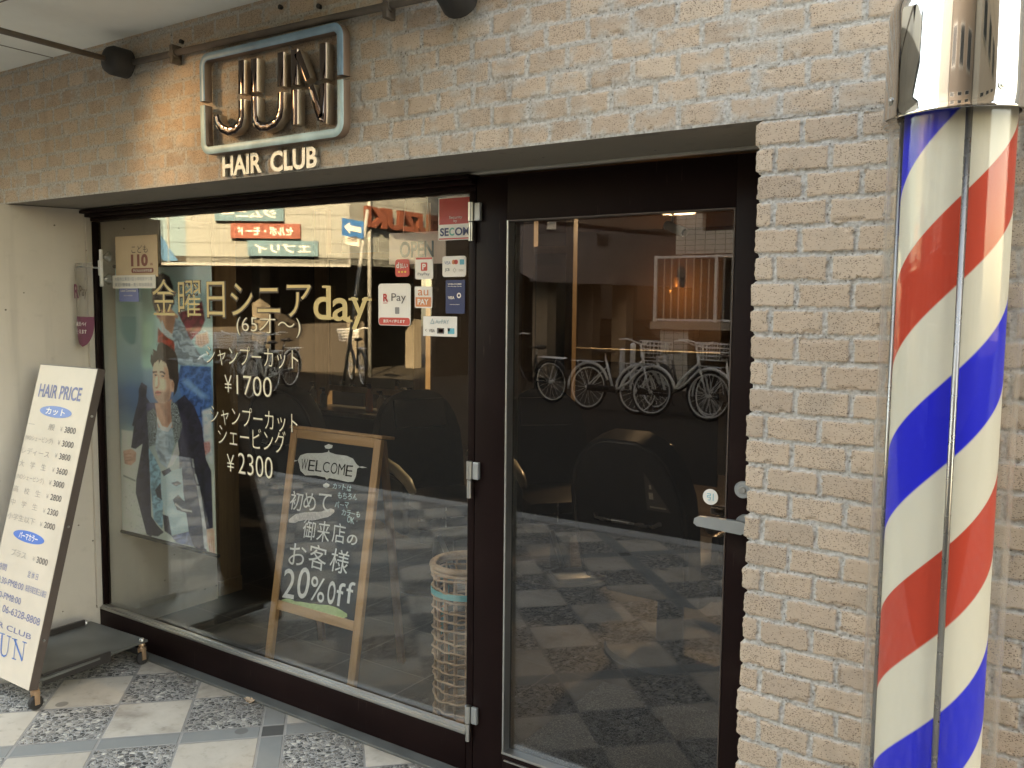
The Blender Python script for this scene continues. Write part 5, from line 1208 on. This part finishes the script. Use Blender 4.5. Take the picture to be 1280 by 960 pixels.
hd_ = thing('hair_dryer', 'grey hair dryer lying on the counter above the basket', 'hair dryer', (xs1-.10, YM-.20, .82)); part(MB().tube([(-.10, 0, .0), (-.06, 0, .0), (.05, 0, .02), (.09, 0, .022)], [.030, .040, .036, .026], 16), 'barrel', 'steel', hd_, auto=40); part(MB().tube([(-.04, 0, -.02), (-.02, .10, -.02)], .016, 10), 'handle', 'steel', hd_, auto=40)
# lights the shop has on
q = atz(845, 266, 2.36); cl = thing('ceiling_light', 'round lit ceiling light inside the salon', 'ceiling light', (float(q[0]), float(q[1]), 2.36))
part(MB().lathe([(.001, 0), (.15, 0), (.155, .01), (.15, .03)], (0, 0, 0), 32), 'diffuser', 'lamp', cl, auto=40); part(MB().lathe([(.165, .012), (.165, .06)], (0, 0, 0), 32), 'housing', 'white', cl, auto=40)
q = aty(836, 352, 5.9); sc_ = thing('wall_lamp', 'glowing orange wall lamp at the back of the salon', 'wall lamp', (float(q[0]), 6.1, float(q[2])))
part(MB().lathe([(.02, -.05), (.03, -.03), (.03, .03), (.02, .05)], (0, 0, 0), 24), 'shade', 'board_edge', sc_, auto=40); part(MB().bev((-.03, .02, -.05), (.03, .098, .05), .005), 'wall_plate', 'black_metal', sc_)
pl_ = bpy.data.lights.new('wall_lamp_glow', 'POINT'); plo = bpy.data.objects.new('wall_lamp_glow', pl_); COL.objects.link(plo); pl_.energy = 1.1; pl_.color = (1., .42, .12); pl_.shadow_soft_size = .012; plo.location = (float(q[0]), 5.93, float(q[2])-.09)
pc = bpy.data.lights.new('ceiling_glow', 'AREA'); pco = bpy.data.objects.new('ceiling_glow', pc); COL.objects.link(pco); pc.energy = 8; pc.color = (1., .88, .72); pc.shape = 'DISK'; pc.size = .28; pco.location = (cl.location.x, cl.location.y, 2.352)
q = aty(846, 287, 3.0); cc_ = thing('security_camera', 'white bullet security camera under the salon ceiling', 'security camera', (float(q[0]), 3.0, float(q[2])))
part(MB().tube([(-.07, 0, .03), (.06, -.03, -.02)], .028, 16), 'body', 'camera_white', cc_, auto=40); part(MB().tube([(.06, -.03, -.02), (.075, -.034, -.026)], .022, 16), 'lens', 'black_metal', cc_, auto=40)
part(MB().tube([(-.03, 0, .03), (-.04, .02, 2.42-float(q[2]))], .010, 8), 'mount', 'camera_white', cc_)

# ================================================================== ACROSS THE STREET (seen in the glass)
P1 = np.array([-14.2, -12.6]); P0 = np.array([-18.03, -10.03]); d01 = (P1-P0)/np.linalg.norm(P1-P0); P00 = P0-d01*14; P2 = np.array([-14.0, -17.4])
n01 = np.array([-d01[1], d01[0]]); n01 = n01 if n01[1] > 0 else -n01; d12 = (P2-P1)/np.linalg.norm(P2-P1); n12 = np.array([-d12[1], d12[0]]); n12 = n12 if n12[0] > 0 else -n12
ZB, ZT = 2.6, 6.4
shop2 = thing('car_shop', 'white clapboard car dealer building with coloured name boards across the street', 'building', (P1[0], P1[1], 0))
def vwall(mb, a, b, z0, z1, n, th):
    a = Vector((a[0], a[1], 0)); b = Vector((b[0], b[1], 0)); L_ = (b-a).length
    mb.prism([(0, z0), (L_, z0), (L_, z1), (0, z1)], a, (b-a).normalized(), Z, Vector((-n[0]*th, -n[1]*th, 0)))
def in_shop(o): o.parent = shop2; o.matrix_parent_inverse = shop2.matrix_world.inverted(); return o
pb_ = mir(232, 300, P0, n01)[:2]
mb = MB(); vwall(mb, pb_, P1, ZB, ZT, n01, .3); vwall(mb, P1-d12*.0, P2, ZB, ZT, n12, .3); in_shop(mb.build('fascia', 'white_siding'))
pb_ = mir(232, 300, P0, n01)[:2]
mb = MB(); vwall(mb, P00, pb_-d01*.002, ZB, ZT, n01, .3); in_shop(mb.build('blue_fascia', 'blue_siding'))
mb = MB(); a = mir(175, 290, P0+n01*.03, n01); b = mir(216, 327, P0+n01*.03, n01); c = mir(188, 265, P0+n01*.03, n01); e = mir(232, 330, P0+n01*.03, n01)
P = [mir(x, y, P0+n01*.03, n01) for x, y in ((150, 285), (150, 238), (190, 278), (222, 326), (204, 326), (176, 290))]
vs = [Vector(p) for p in P]; dd = Vector((-n01[0], -n01[1], 0))*.028; mb.add(vs+[v+dd for v in vs], [tuple(range(6)), tuple(range(11, 5, -1))]+[(i, (i+1) % 6, (i+1) % 6+6, i+6) for i in range(6)]); in_shop(mb.build('blue_band', 'strong_blue'))
vd = (-(d01)).tolist() if d01[0] > 0 else d01.tolist()       # reading direction seen from the shop: towards -x
rd = Vector((vd[0], vd[1], 0))
def name_board(px, m, body, tcol='sticker_white', bold=.03):
    x0, y0, x1, y1 = px; off = P0+n01*.10; ym = (y0+y1)/2; xm = (x0+x1)/2
    a = mir(x0, ym, off, n01); b = mir(x1, ym, off, n01); c = mir(xm, y0, off, n01); d = mir(xm, y1, off, n01)
    z0, z1 = d[2], c[2]; w_ = float(np.linalg.norm((a-b)[:2])); right = Vector((b[0], b[1], 0))     # right end in the mirror = left end in the street
    mb = MB(); mb.prism([(0, z0), (w_, z0), (w_, z1), (0, z1)], (b[0], b[1], 0), rd, Z, Vector((-n01[0], -n01[1], 0))*.098); o = in_shop(mb.build('name_board', m))
    mb = MB(); mb.text(body, (b[0]+rd.x*w_*.10+n01[0]*.004, b[1]+rd.y*w_*.10+n01[1]*.004, z0+(z1-z0)*.2), rd, Z, w_*.8, (z1-z0)*.6, bold); mb.build('lettering', tcol, o)
    return o
name_board((268, 258, 354, 276), 'sign_blue', 'ジムニー'); name_board((288, 279.5, 375, 298), 'sign_red', 'セルボ・モード'); name_board((309, 301, 397, 320), 'sign_blue', 'エブリイ')
off = P1+n12*.12; a = mir(456, 270, off, n12); b = mir(552, 280, off, n12); zt_ = mir(456, 257, off, n12)[2]; zb_2 = mir(456, 284, off, n12)[2]
r2 = Vector((a[0]-b[0], a[1]-b[1], 0)); w2 = r2.length; r2.normalize()
# reading direction from the street
mb = MB(); mb.text('SUZUKI', (b[0], b[1], zb_2), r2, Z, w2, zt_-zb_2, .05, 0, .05); in_shop(mb.build('large_letters', 'sign_orange'))
mb = MB()
for s_ in (.02, 2.1, 4.3): 
    c = P1-d01*s_+n01*.012; mb.box((c[0]-.02, c[1]-.02, ZB+.01), (c[0]+.02, c[1]+.02, ZT))
in_shop(mb.build('cover_strip', 'pole_grey'))
c = P1+d12*.55+n12*.07; in_shop(MB().tube([(c[0], c[1], -.1), (c[0], c[1], ZT)], .05, 10).build('downpipe', 'pole_grey', smooth=True))
mb = MB(); vwall(mb, P00+n01*.05, P1+n01*.05, ZB-.06, ZB-.003, n01, .12); in_shop(mb.build('fascia_trim', 'pole_grey'))
# ground floor under the fascia: dark workshop with pillars
mb = MB(); ina = n01*3.2; vwall(mb, P00-ina, P1-ina*.6, -.1, ZB-.002, n01, .2); vwall(mb, P1-n12*2.6+d12*0, P2-n12*2.6, -.1, ZB-.002, n12, .2); in_shop(mb.build('workshop_wall', 'garage_dark'))
mb = MB()
mb.prism([(P00[0], P00[1]), (P1[0], P1[1]), (P2[0], P2[1]), (P2[0]-6, P2[1]), (P00[0]-5, P00[1]-8)], (0, 0, ZB+.01), X, Y, (0, 0, .15)); in_shop(mb.build('workshop_ceiling', 'garage_dark'))
for s_ in (2.5, 5.5, 9.5, 13.5):
    c = P1-d01*s_-n01*1.3; mb = MB(); mb.bev((c[0]-.16, c[1]-.16, -.099), (c[0]+.16, c[1]+.16, ZB-.003), .01); in_shop(mb.build('pillar', 'pillar'))
for s_ in (1.4, 3.6):
    c = P1+d12*s_-n12*1.3; mb = MB(); mb.bev((c[0]-.16, c[1]-.16, -.099), (c[0]+.16, c[1]+.16, ZB-.003), .01); in_shop(mb.build('pillar', 'pillar'))
for i, s_ in enumerate((4., 7.6, 11.5)):
    c = P1-d01*s_-n01*2.35; mb = MB(); vwall(mb, c-d01*.8, c+d01*.8, .9, 2.3, n01, .04); in_shop(mb.build('window', 'teal_panel'))

# dark ribbed building wing seen in the door
Q0 = np.array([-9.74, -13.83]); Q1 = np.array([-8.55, -18.3]); dq = (Q1-Q0)/np.linalg.norm(Q1-Q0); nq = np.array([-dq[1], dq[0]]); nq = nq if nq[0] > 0 else -nq
wg = thing('ribbed_building', 'dark grey ribbed metal building wing over an open garage across the street', 'building', (Q0[0], Q0[1], 0))
def in_t(o, t): o.parent = t; o.matrix_parent_inverse = t.matrix_world.inverted(); return o
mb = MB(); vwall(mb, Q0, Q1+dq*1.0, 2.2, 3.5, nq, .25); in_t(mb.build('upper_wall', 'dark_siding'), wg)
fa = np.array([0., 1.]); mb = MB(); x_l = Q0[0]-1.6
mb.prism([(Q0[0], 2.2), (Q0[0], 3.5), (x_l, 3.5), (x_l, 2.9)], (0, Q0[1], 0), X, Z, (0, -.25, 0)); in_t(mb.build('end_wall', 'dark_siding'), wg)
mb = MB(); vwall(mb, Q0+nq*.02, Q1+dq*1.0+nq*.02, 3.5, 3.56, nq, .3); in_t(mb.build('coping', 'black_metal'), wg)
mb = MB(); mb.prism([(Q0[0], Q0[1]), (Q1[0], Q1[1]), (Q1[0]-5, Q1[1]), (Q0[0]-1.6, Q0[1])], (0, 0, 3.46), X, Y, (0, 0, .03)); in_t(mb.build('roof', 'garage_dark'), wg)
c = mir(753, 300, Q0, nq); mb = MB(); a_ = c[:2]+nq*.02; vwall(mb, a_-dq*.18, a_+dq*.18, c[2]-.14, c[2]+.14, nq, .04); o = in_t(mb.build('vent', 'board_edge'), wg)
mb = MB(); vwall(mb, Q0-nq*3.2-dq*.4, Q1-nq*3.2+dq*3, -.1, 3.4, nq, .2); in_t(mb.build('garage_wall', 'garage_dark'), wg)
for s_, m_n in ((.7, 'pillar'), (2.2, 'garage_dark'), (3.4, 'pillar')):
    c = Q0+dq*s_-nq*.5; mb = MB(); mb.bev((c[0]-.2, c[1]-.2, -.099), (c[0]+.2, c[1]+.2, 2.199), .01); in_t(mb.build('pillar', m_n), wg)
c = mir(690, 278, Q0+nq*.03, nq); mb = MB(); a_ = c[:2]; vwall(mb, a_-dq*.13, a_+dq*.13, c[2]-.16, c[2]+.10, nq, .06); o = in_t(mb.build('meter_box', 'camera_white'), wg)

# tiled building, its terrace railing and pillar
tY = -15.0
tb_ = thing('tiled_building', 'pale tiled building with a dark window and raised terrace across the street', 'building', (-5.5, tY, 0))
zA = float(mir(845, 318, (0, tY), (0, 1))[2]); xL_ = float(mir(845, 300, (0, tY), (0, 1))[0]); 
wx0 = float(mir(878, 280, (0, tY), (0, 1))[0]); wz0 = float(mir(900, 288, (0, tY), (0, 1))[2])
mb = MB(); mb.box((xL_, tY-2.5, zA), (-2.6, tY, wz0)); mb.box((xL_, tY-2.5, wz0), (wx0, tY, 16)); mb.box((wx0, tY-2.5, wz0+1.3), (-2.6, tY, 16)); mb.box((wx0+1.9, tY-2.5, wz0), (-2.6, tY-.001, wz0+1.3)); in_t(mb.build('wall', 'tile_wall'), tb_)
in_t(MB().box((wx0, tY-.25, wz0), (wx0+1.9, tY-.2, wz0+1.3)).build('window', 'dark_window'), tb_)
in_t(MB().box((xL_-.4, tY-2.7, 1.35), (6, tY-2.52, zA)).build('terrace_wall', 'garage_dark'), tb_)
in_t(MB().box((xL_-.4, tY-2.5, 1.20), (6, tY+.35, 1.36)).build('terrace_floor', 'concrete'), tb_)
in_t(MB().box((xL_-.4, tY-2.5, -.10), (6, tY-1.2, 1.20)).build('lower_wall', 'garage_dark'), tb_)
xp0 = float(mir(832, 440, (0, tY), (0, 1))[0]); xp1 = float(mir(866, 440, (0, tY), (0, 1))[0])
in_t(MB().box((xp0, tY-.3, -.10), (xp1, tY+.3, 1.195)).build('pillar', 'tile_wall'), tb_)
rl = thing('terrace_railing', 'pale vertical bar railing on the terrace of the tiled building', 'railing', (-5.6, tY+.25, 1.36))
zr0, zr1 = 1.42, float(mir(880, 322, (0, tY+.25), (0, 1))[2])
mb = MB(); x_ = xL_-.3; 
while x_ < 5: mb.tube([(x_, tY+.25, zr0), (x_, tY+.25, zr1)], .016, 6); x_ += .165
in_t(mb.build('bars', 'pole_grey'), rl)
in_t(MB().box((xL_-.35, tY+.22, zr1), (5, tY+.28, zr1+.05)).box((xL_-.35, tY+.22, zr0-.04), (5, tY+.28, zr0)).build('rails', 'bollard'), rl)
for k, x_ in enumerate((xL_-.33, xL_+1.02, xL_+3.2, xL_+5.4)): in_t(MB().box((x_-.03, tY+.215, 1.361), (x_+.03, tY+.285, zr1+.06)).build('post', 'bollard'), rl)

# more of the street, so that the chrome and the glass have a street to mirror
def house(label, x0, x1, y0, y1, h, m, wins):
    t = thing('house', label, 'building', ((x0+x1)/2, y1, 0)); in_t(MB().box((x0, y0, -.1), (x1, y1, h)).build('wall', m), t); in_t(MB().bev((x0-.2, y0-.2, h+.001), (x1+.2, y1+.2, h+.25), .03).build('roof', 'garage_dark'), t)
    for (wx, wz, ww, wh) in wins:
        o = in_t(MB().box((wx, y1+.002, wz), (wx+ww, y1+.05, wz+wh)).build('window_frame', 'bead'), t); MB().box((wx+.05, y1+.051, wz+.05), (wx+ww-.05, y1+.056, wz+wh-.05)).build('pane', 'dark_window', o)
house('beige two storey house at the right end of the street', 6.6, 16, -19, -10.5, 12.5, 'beige_wall', [(7.4+i*2.4, z, 1.4, 1.3) for i in range(3) for z in (.9, 4., 7.2)])
house('dark brown house with a flat roof rising behind the ribbed wing', -17, -9.5, -27, -21.5, 8.5, 'garage_dark', [(-15.5+i*2.1, z, 1.2, 1.2) for i in range(3) for z in (2.6, 5.2)])
house('brown brick apartment building to the right of the tiled building', -2.4, 6.2, -21, -14.6, 13.5, 'brown_brick', [(-1.8+i*2.7, z, 1.5, 1.4) for i in range(3) for z in (1.2, 4.2, 7.2, 10.2)])
house('grey apartment block far behind the tiled building', -13, 5, -34, -27, 14, 'grey_wall', [(-12+i*2.6, z, 1.4, 1.5) for i in range(6) for z in (1, 4, 7, 10)])
house('cream house at the left end of the street', -46, -34, -14, -5.5, 7.0, 'beige_wall', [(-45+i*2.6, z, 1.3, 1.3) for i in range(4) for z in (.9, 4.)])

# one-way sign on its leaning pole
bs = mirz(428, 490, -.1); ts = mir(459, 262, (bs[0], bs[1]), (0, 1)); ow = thing('one_way_sign', 'blue one way arrow sign on a leaning pale pole across the street', 'street sign', tuple(float(v) for v in bs))
b_ = Vector(bs); t_ = Vector(ts)
def inn(o): o.parent = ow; o.matrix_parent_inverse = ow.matrix_world.inverted(); return o
inn(MB().tube([b_, t_], .035, 10).build('pole', 'pole_grey', smooth=True))
def spx(x, y, k=.06): return Vector(mir(x, y, (bs[0], bs[1]+k), (0, 1)))
A4 = [spx(427, 272), spx(453.5, 277), spx(453.5, 298.5), spx(427, 294)]
def slab(mb, P, d): n_ = len(P); mb.add(list(P)+[p+d for p in P], [tuple(range(n_)), tuple(range(2*n_-1, n_-1, -1))]+[(i, (i+1) % n_, (i+1) % n_+n_, i+n_) for i in range(n_)]); return mb
bd = inn(slab(MB(), A4, Vector((0, -.02, 0))).build('arrow_board', 'road_blue'))
AR = [spx(430, 283.2, .066), spx(437, 277.5, .066), spx(437, 281.6, .066), spx(451, 284.2, .066), spx(451, 291.2, .066), spx(437, 288.3, .066), spx(437, 292.3, .066)]
slab(MB(), AR, Vector((0, -.004, 0))).build('arrow', 'sticker_white', bd)
B4 = [spx(431.5, 295), spx(448, 299), spx(448, 308.5), spx(431.5, 305)]; pl2 = inn(slab(MB(), B4, Vector((0, -.02, 0))).build('exception_plate', 'sticker_white'))
mb = MB(); p_ = B4[2]+Vector((0, .004, 0)); mb.text('自転車を除く', (p_.x+(B4[3].x-B4[2].x)*.08, p_.y, (B4[2].z+B4[3].z)/2+.06), (-1, 0, 0), Z, abs(B4[3].x-B4[2].x)*.84, .12, .02); mb.build('lettering', 'ink_dark', pl2)

# utility pole and its wires
up_ = thing('utility_pole', 'grey concrete utility pole with wires along the far side of the street', 'utility pole', (-8.3, -9.6, -.1)); part(MB().tube([(0, 0, 0), (0, 0, 10)], [.15, .11], 16), 'pole', 'concrete', up_, auto=40); part(MB().bev((-.05, -.7, 8.6), (.05, .7, 8.7), .01).bev((-.05, -.5, 7.9), (.05, .5, 8.0), .01), 'cross_arm', 'black_metal', up_)
part(MB().lathe([(.155, 1.2), (.155, 2.4)], (0, 0, 0), 16, cap=False), 'yellow_band', 'black_metal', up_)
for i, (yy, zz) in enumerate(((-.65, 8.72), (.65, 8.72), (.45, 8.02))):
    mb = MB(); mb.tube([(x_, yy, zz-.9*(1-((abs(x_) % 16)-8)**2/64.)) for x_ in range(-32, 33, 2)], .012, 5); part(mb, 'wire', 'black_rubber', up_)

# bollards
for i, (px, py, h_) in enumerate(((777, 490, .85), (790, 489, .95), (831, 490, .95))):
    q = mirz(px, py, -.1); t = thing('bollard', ['silver bollard left of the pair by the parked bicycles', 'silver bollard right of the pair by the parked bicycles', 'silver bollard standing alone by the tiled pillar'][i], 'bollard', tuple(float(v) for v in q), 0, 'bollards across the street')
    part(MB().tube([(0, 0, 0), (0, 0, h_)], .057, 16).lathe([(.062, h_), (.06, h_+.03), (.035, h_+.06), (.001, h_+.07)], (0, 0, 0), 16), 'post', 'bollard', t, auto=40); part(MB().lathe([(.075, .0), (.075, .03), (.06, .04)], (0, 0, 0), 16), 'base_ring', 'black_metal', t)

# bicycles
def bicycle(label, x, y, rz, fm, lean=4., basket=True, fender='bike_silver'):
    t = thing('bicycle', label, 'bicycle', (x, y, -.10), rz, 'bicycles parked across the street'); t.rotation_euler = (R_(lean), 0, rz); t.scale = (1.18,)*3
    r = .33; wb = 1.08
    for wx in (0, wb):
        mb = MB(); mb.torus((wx, 0, r), r-.018, .018, Y, 32, 6); o = part(mb, 'wheel', 'tyre', t, smooth=True)
        mb = MB(); mb.torus((wx, 0, r), r-.045, .011, Y, 32, 6); part(mb, 'rim', 'bike_silver', o, smooth=True)
        mb = MB()
        for k in range(18):
            a = 2*math.pi*k/18; mb.tube([(wx, .02*(-1)**k, r), (wx+(r-.05)*math.cos(a), 0, r+(r-.05)*math.sin(a))], .0022, 4, False)
        mb.tube([(wx, -.05, r), (wx, .05, r)], .022, 10); part(mb, 'spokes', 'bike_silver', o)
        mb = MB(); P = [(wx+(r+.025)*math.cos(R_(a)), 0, r+(r+.025)*math.sin(R_(a))) for a in (range(20, 190, 12) if wx == 0 else range(10, 130, 12))]; mb.tube(P, .020, 6); part(mb, 'fender', fender, t, smooth=True)
    f_ = MB(); hd_ = Vector((wb-.20, 0, .86)); bb = Vector((.45, 0, .30)); st = Vector((.28, 0, .74))
    f_.tube([hd_-Vector((-.03, 0, .10)), (wb-.42, 0, .52), bb+Vector((.10, 0, .05)), bb], .019, 8); f_.tube([hd_-Vector((-.05, 0, .18)), (wb-.38, 0, .44), bb], .017, 8); f_.tube([bb, st], .017, 8)
    for s in (-1, 1): f_.tube([bb+Vector((0, s*.03, 0)), (0, s*.055, r)], .010, 6); f_.tube([st-Vector((-.03, 0, .10)), (0, s*.055, r)], .008, 6)
    f_.tube([hd_, hd_-Vector((-.05, 0, .18))], .021, 8); part(f_, 'frame', fm, t, smooth=True)
    k = MB()
    for s in (-1, 1): k.tube([hd_-Vector((-.05, 0, .18)), (wb-.10, s*.05, .60), (wb, s*.055, r)], .012, 6)
    part(k, 'fork', fm, t, smooth=True)
    k = MB(); k.tube([hd_, hd_+Vector((-.03, 0, .12))], .013, 6); k.tube([hd_+Vector((-.20, .29, .16)), hd_+Vector((-.08, .25, .17)), hd_+Vector((-.02, .10, .13)), hd_+Vector((-.03, 0, .12)), hd_+Vector((-.02, -.10, .13)), hd_+Vector((-.08, -.25, .17)), hd_+Vector((-.20, -.29, .16))], .011, 6); part(k, 'handlebar', 'bike_silver', t, smooth=True)
    k = MB(); k.tube([st+Vector((-.14, 0, .12)), st+Vector((-.04, 0, .115)), st+Vector((.14, 0, .11))], [.085, .065, .022], 10); k.v = [(a, b, st.z+.11+(c-st.z-.11)*.4) for a, b, c in k.v]; part(k, 'saddle', 'saddle', t, smooth=True)
    part(MB().tube([st, st+Vector((-.02, 0, .10))], .012, 6), 'seat_post', 'bike_silver', t)
    k = MB()
    for s in (-.06, -.02, .02, .06): k.tube([(-.30, s, .70), (.20, s, .71)], .005, 4)
    for s in (-.06, .06): k.tube([(-.18, s, .70), (0, s, r)], .005, 4)
    for xx in (-.30, -.1, .1): k.tube([(xx, -.06, .70), (xx, .06, .70)], .005, 4)
    part(k, 'rear_rack', 'bike_silver', t)
    part(MB().bev((.02, .045, r-.05), (.52, .062, r+.04), .02).tube([(.45, -.08, .30), (.53, -.09, .16)], .009, 6).tube([(.45, .08, .30), (.37, .09, .44)], .009, 6), 'crank_and_guard', 'black_metal', t)
    if basket:
        k = MB(); bx, bz = wb+.02, .80
        for i in range(5):
            z_ = bz+i*.055; e = .02*i/4; k.tube([(bx-.13-e, -.16-e, z_), (bx+.13+e, -.16-e, z_), (bx+.13+e, .16+e, z_), (bx-.13-e, .16+e, z_)], .005, 4, closed=True)
        for i in range(5):
            xx = -.13+i*.065; yy = -.16+i*.08
            for s in (-1, 1): k.tube([(bx+xx, s*.16, bz), (bx+xx*1.15, s*.18, bz+.22)], .004, 4); k.tube([(bx+s*.13, yy, bz), (bx+s*.15, yy*1.12, bz+.22)], .004, 4)
        part(k, 'basket', 'bike_silver', t)
    return t
def mb_at(px, py): q = mirz(px, py, -.1); return float(q[0]), float(q[1])
B_ = [((690, 503), 190, 'bike_dark', 'dark bicycle leftmost of those mirrored in the door', 1), ((733, 512), 8, 'bike_silver', 'silver bicycle second from the left in the door with its wheel turned', 1), ((795, 518), 6, 'bike_white', 'pale step through bicycle in the middle of the door reflection', 1),
      ((818, 512), 24, 'bike_dark', 'dark bicycle standing behind the pale step through one', 0), ((884, 525), 30, 'bike_silver', 'bicycle rightmost in the door reflection with a silver rear wheel', 0)]
for (p, rz, m_, lb, bs_) in B_:
    x, y = mb_at(*p); bicycle(lb, x, y, R_(rz), m_, 5, bool(bs_), 'bike_silver' if m_ != 'bike_dark' else 'bike_dark')
B2 = [((302, 490), 70, 'bike_dark', 'bicycle farthest left in the window reflection beside the poster', 1), ((318, 491), 64, 'bike_silver', 'bicycle second from the left in the window reflection', 1), ((341, 492), 60, 'bike_silver', 'bicycle third from the left in the window reflection', 1), ((362, 484), 72, 'bike_dark', 'bicycle right of the row of wheels in the window reflection', 0)]
for (p, rz, m_, lb, bs_) in B2:
    x, y = mb_at(*p); bicycle(lb, x, y, R_(rz), m_, 4, bool(bs_))
x, y = mb_at(454, 483); bicycle('dark bicycle standing alone by the one way sign', x, y, R_(215), 'bike_dark', 4, True, 'bike_dark')

# parked black car beyond
q = mir(830, 440, (0, -19.6), (0, 1)); car = thing('parked_car', 'black car parked beyond the bicycles across the street', 'car', (float(q[0])-1.2, -20.2, -.1), R_(0))
body = [(-2.0, .25), (2.0, .25), (2.05, .55), (1.9, .85), (1.1, .95), (.6, 1.42), (-.9, 1.46), (-1.7, 1.0), (-2.0, .9)]
part(MB().prism(body, (0, -.8, 0), X, Z, (0, 1.6, 0)), 'body', 'car_black', car)
part(MB().prism([(1.0, .96), (.55, 1.37), (-.85, 1.40), (-1.45, 1.0)], (0, .801, 0), X, Z, (0, .006, 0)), 'side_window', 'dark_window', car)
for s in (-1.25, 1.3):
    o = part(MB().lathe([(.001, -.10), (.30, -.10), (.32, -.06), (.32, .06), (.30, .10), (.001, .10)], (s, .74, .32), 24, RX), 'wheel', 'tyre', car, auto=40); part(MB().lathe([(.001, -.02), (.20, -.01), (.21, .0)], (s, .85, .32), 20, RX), 'hub', 'bike_silver', o)
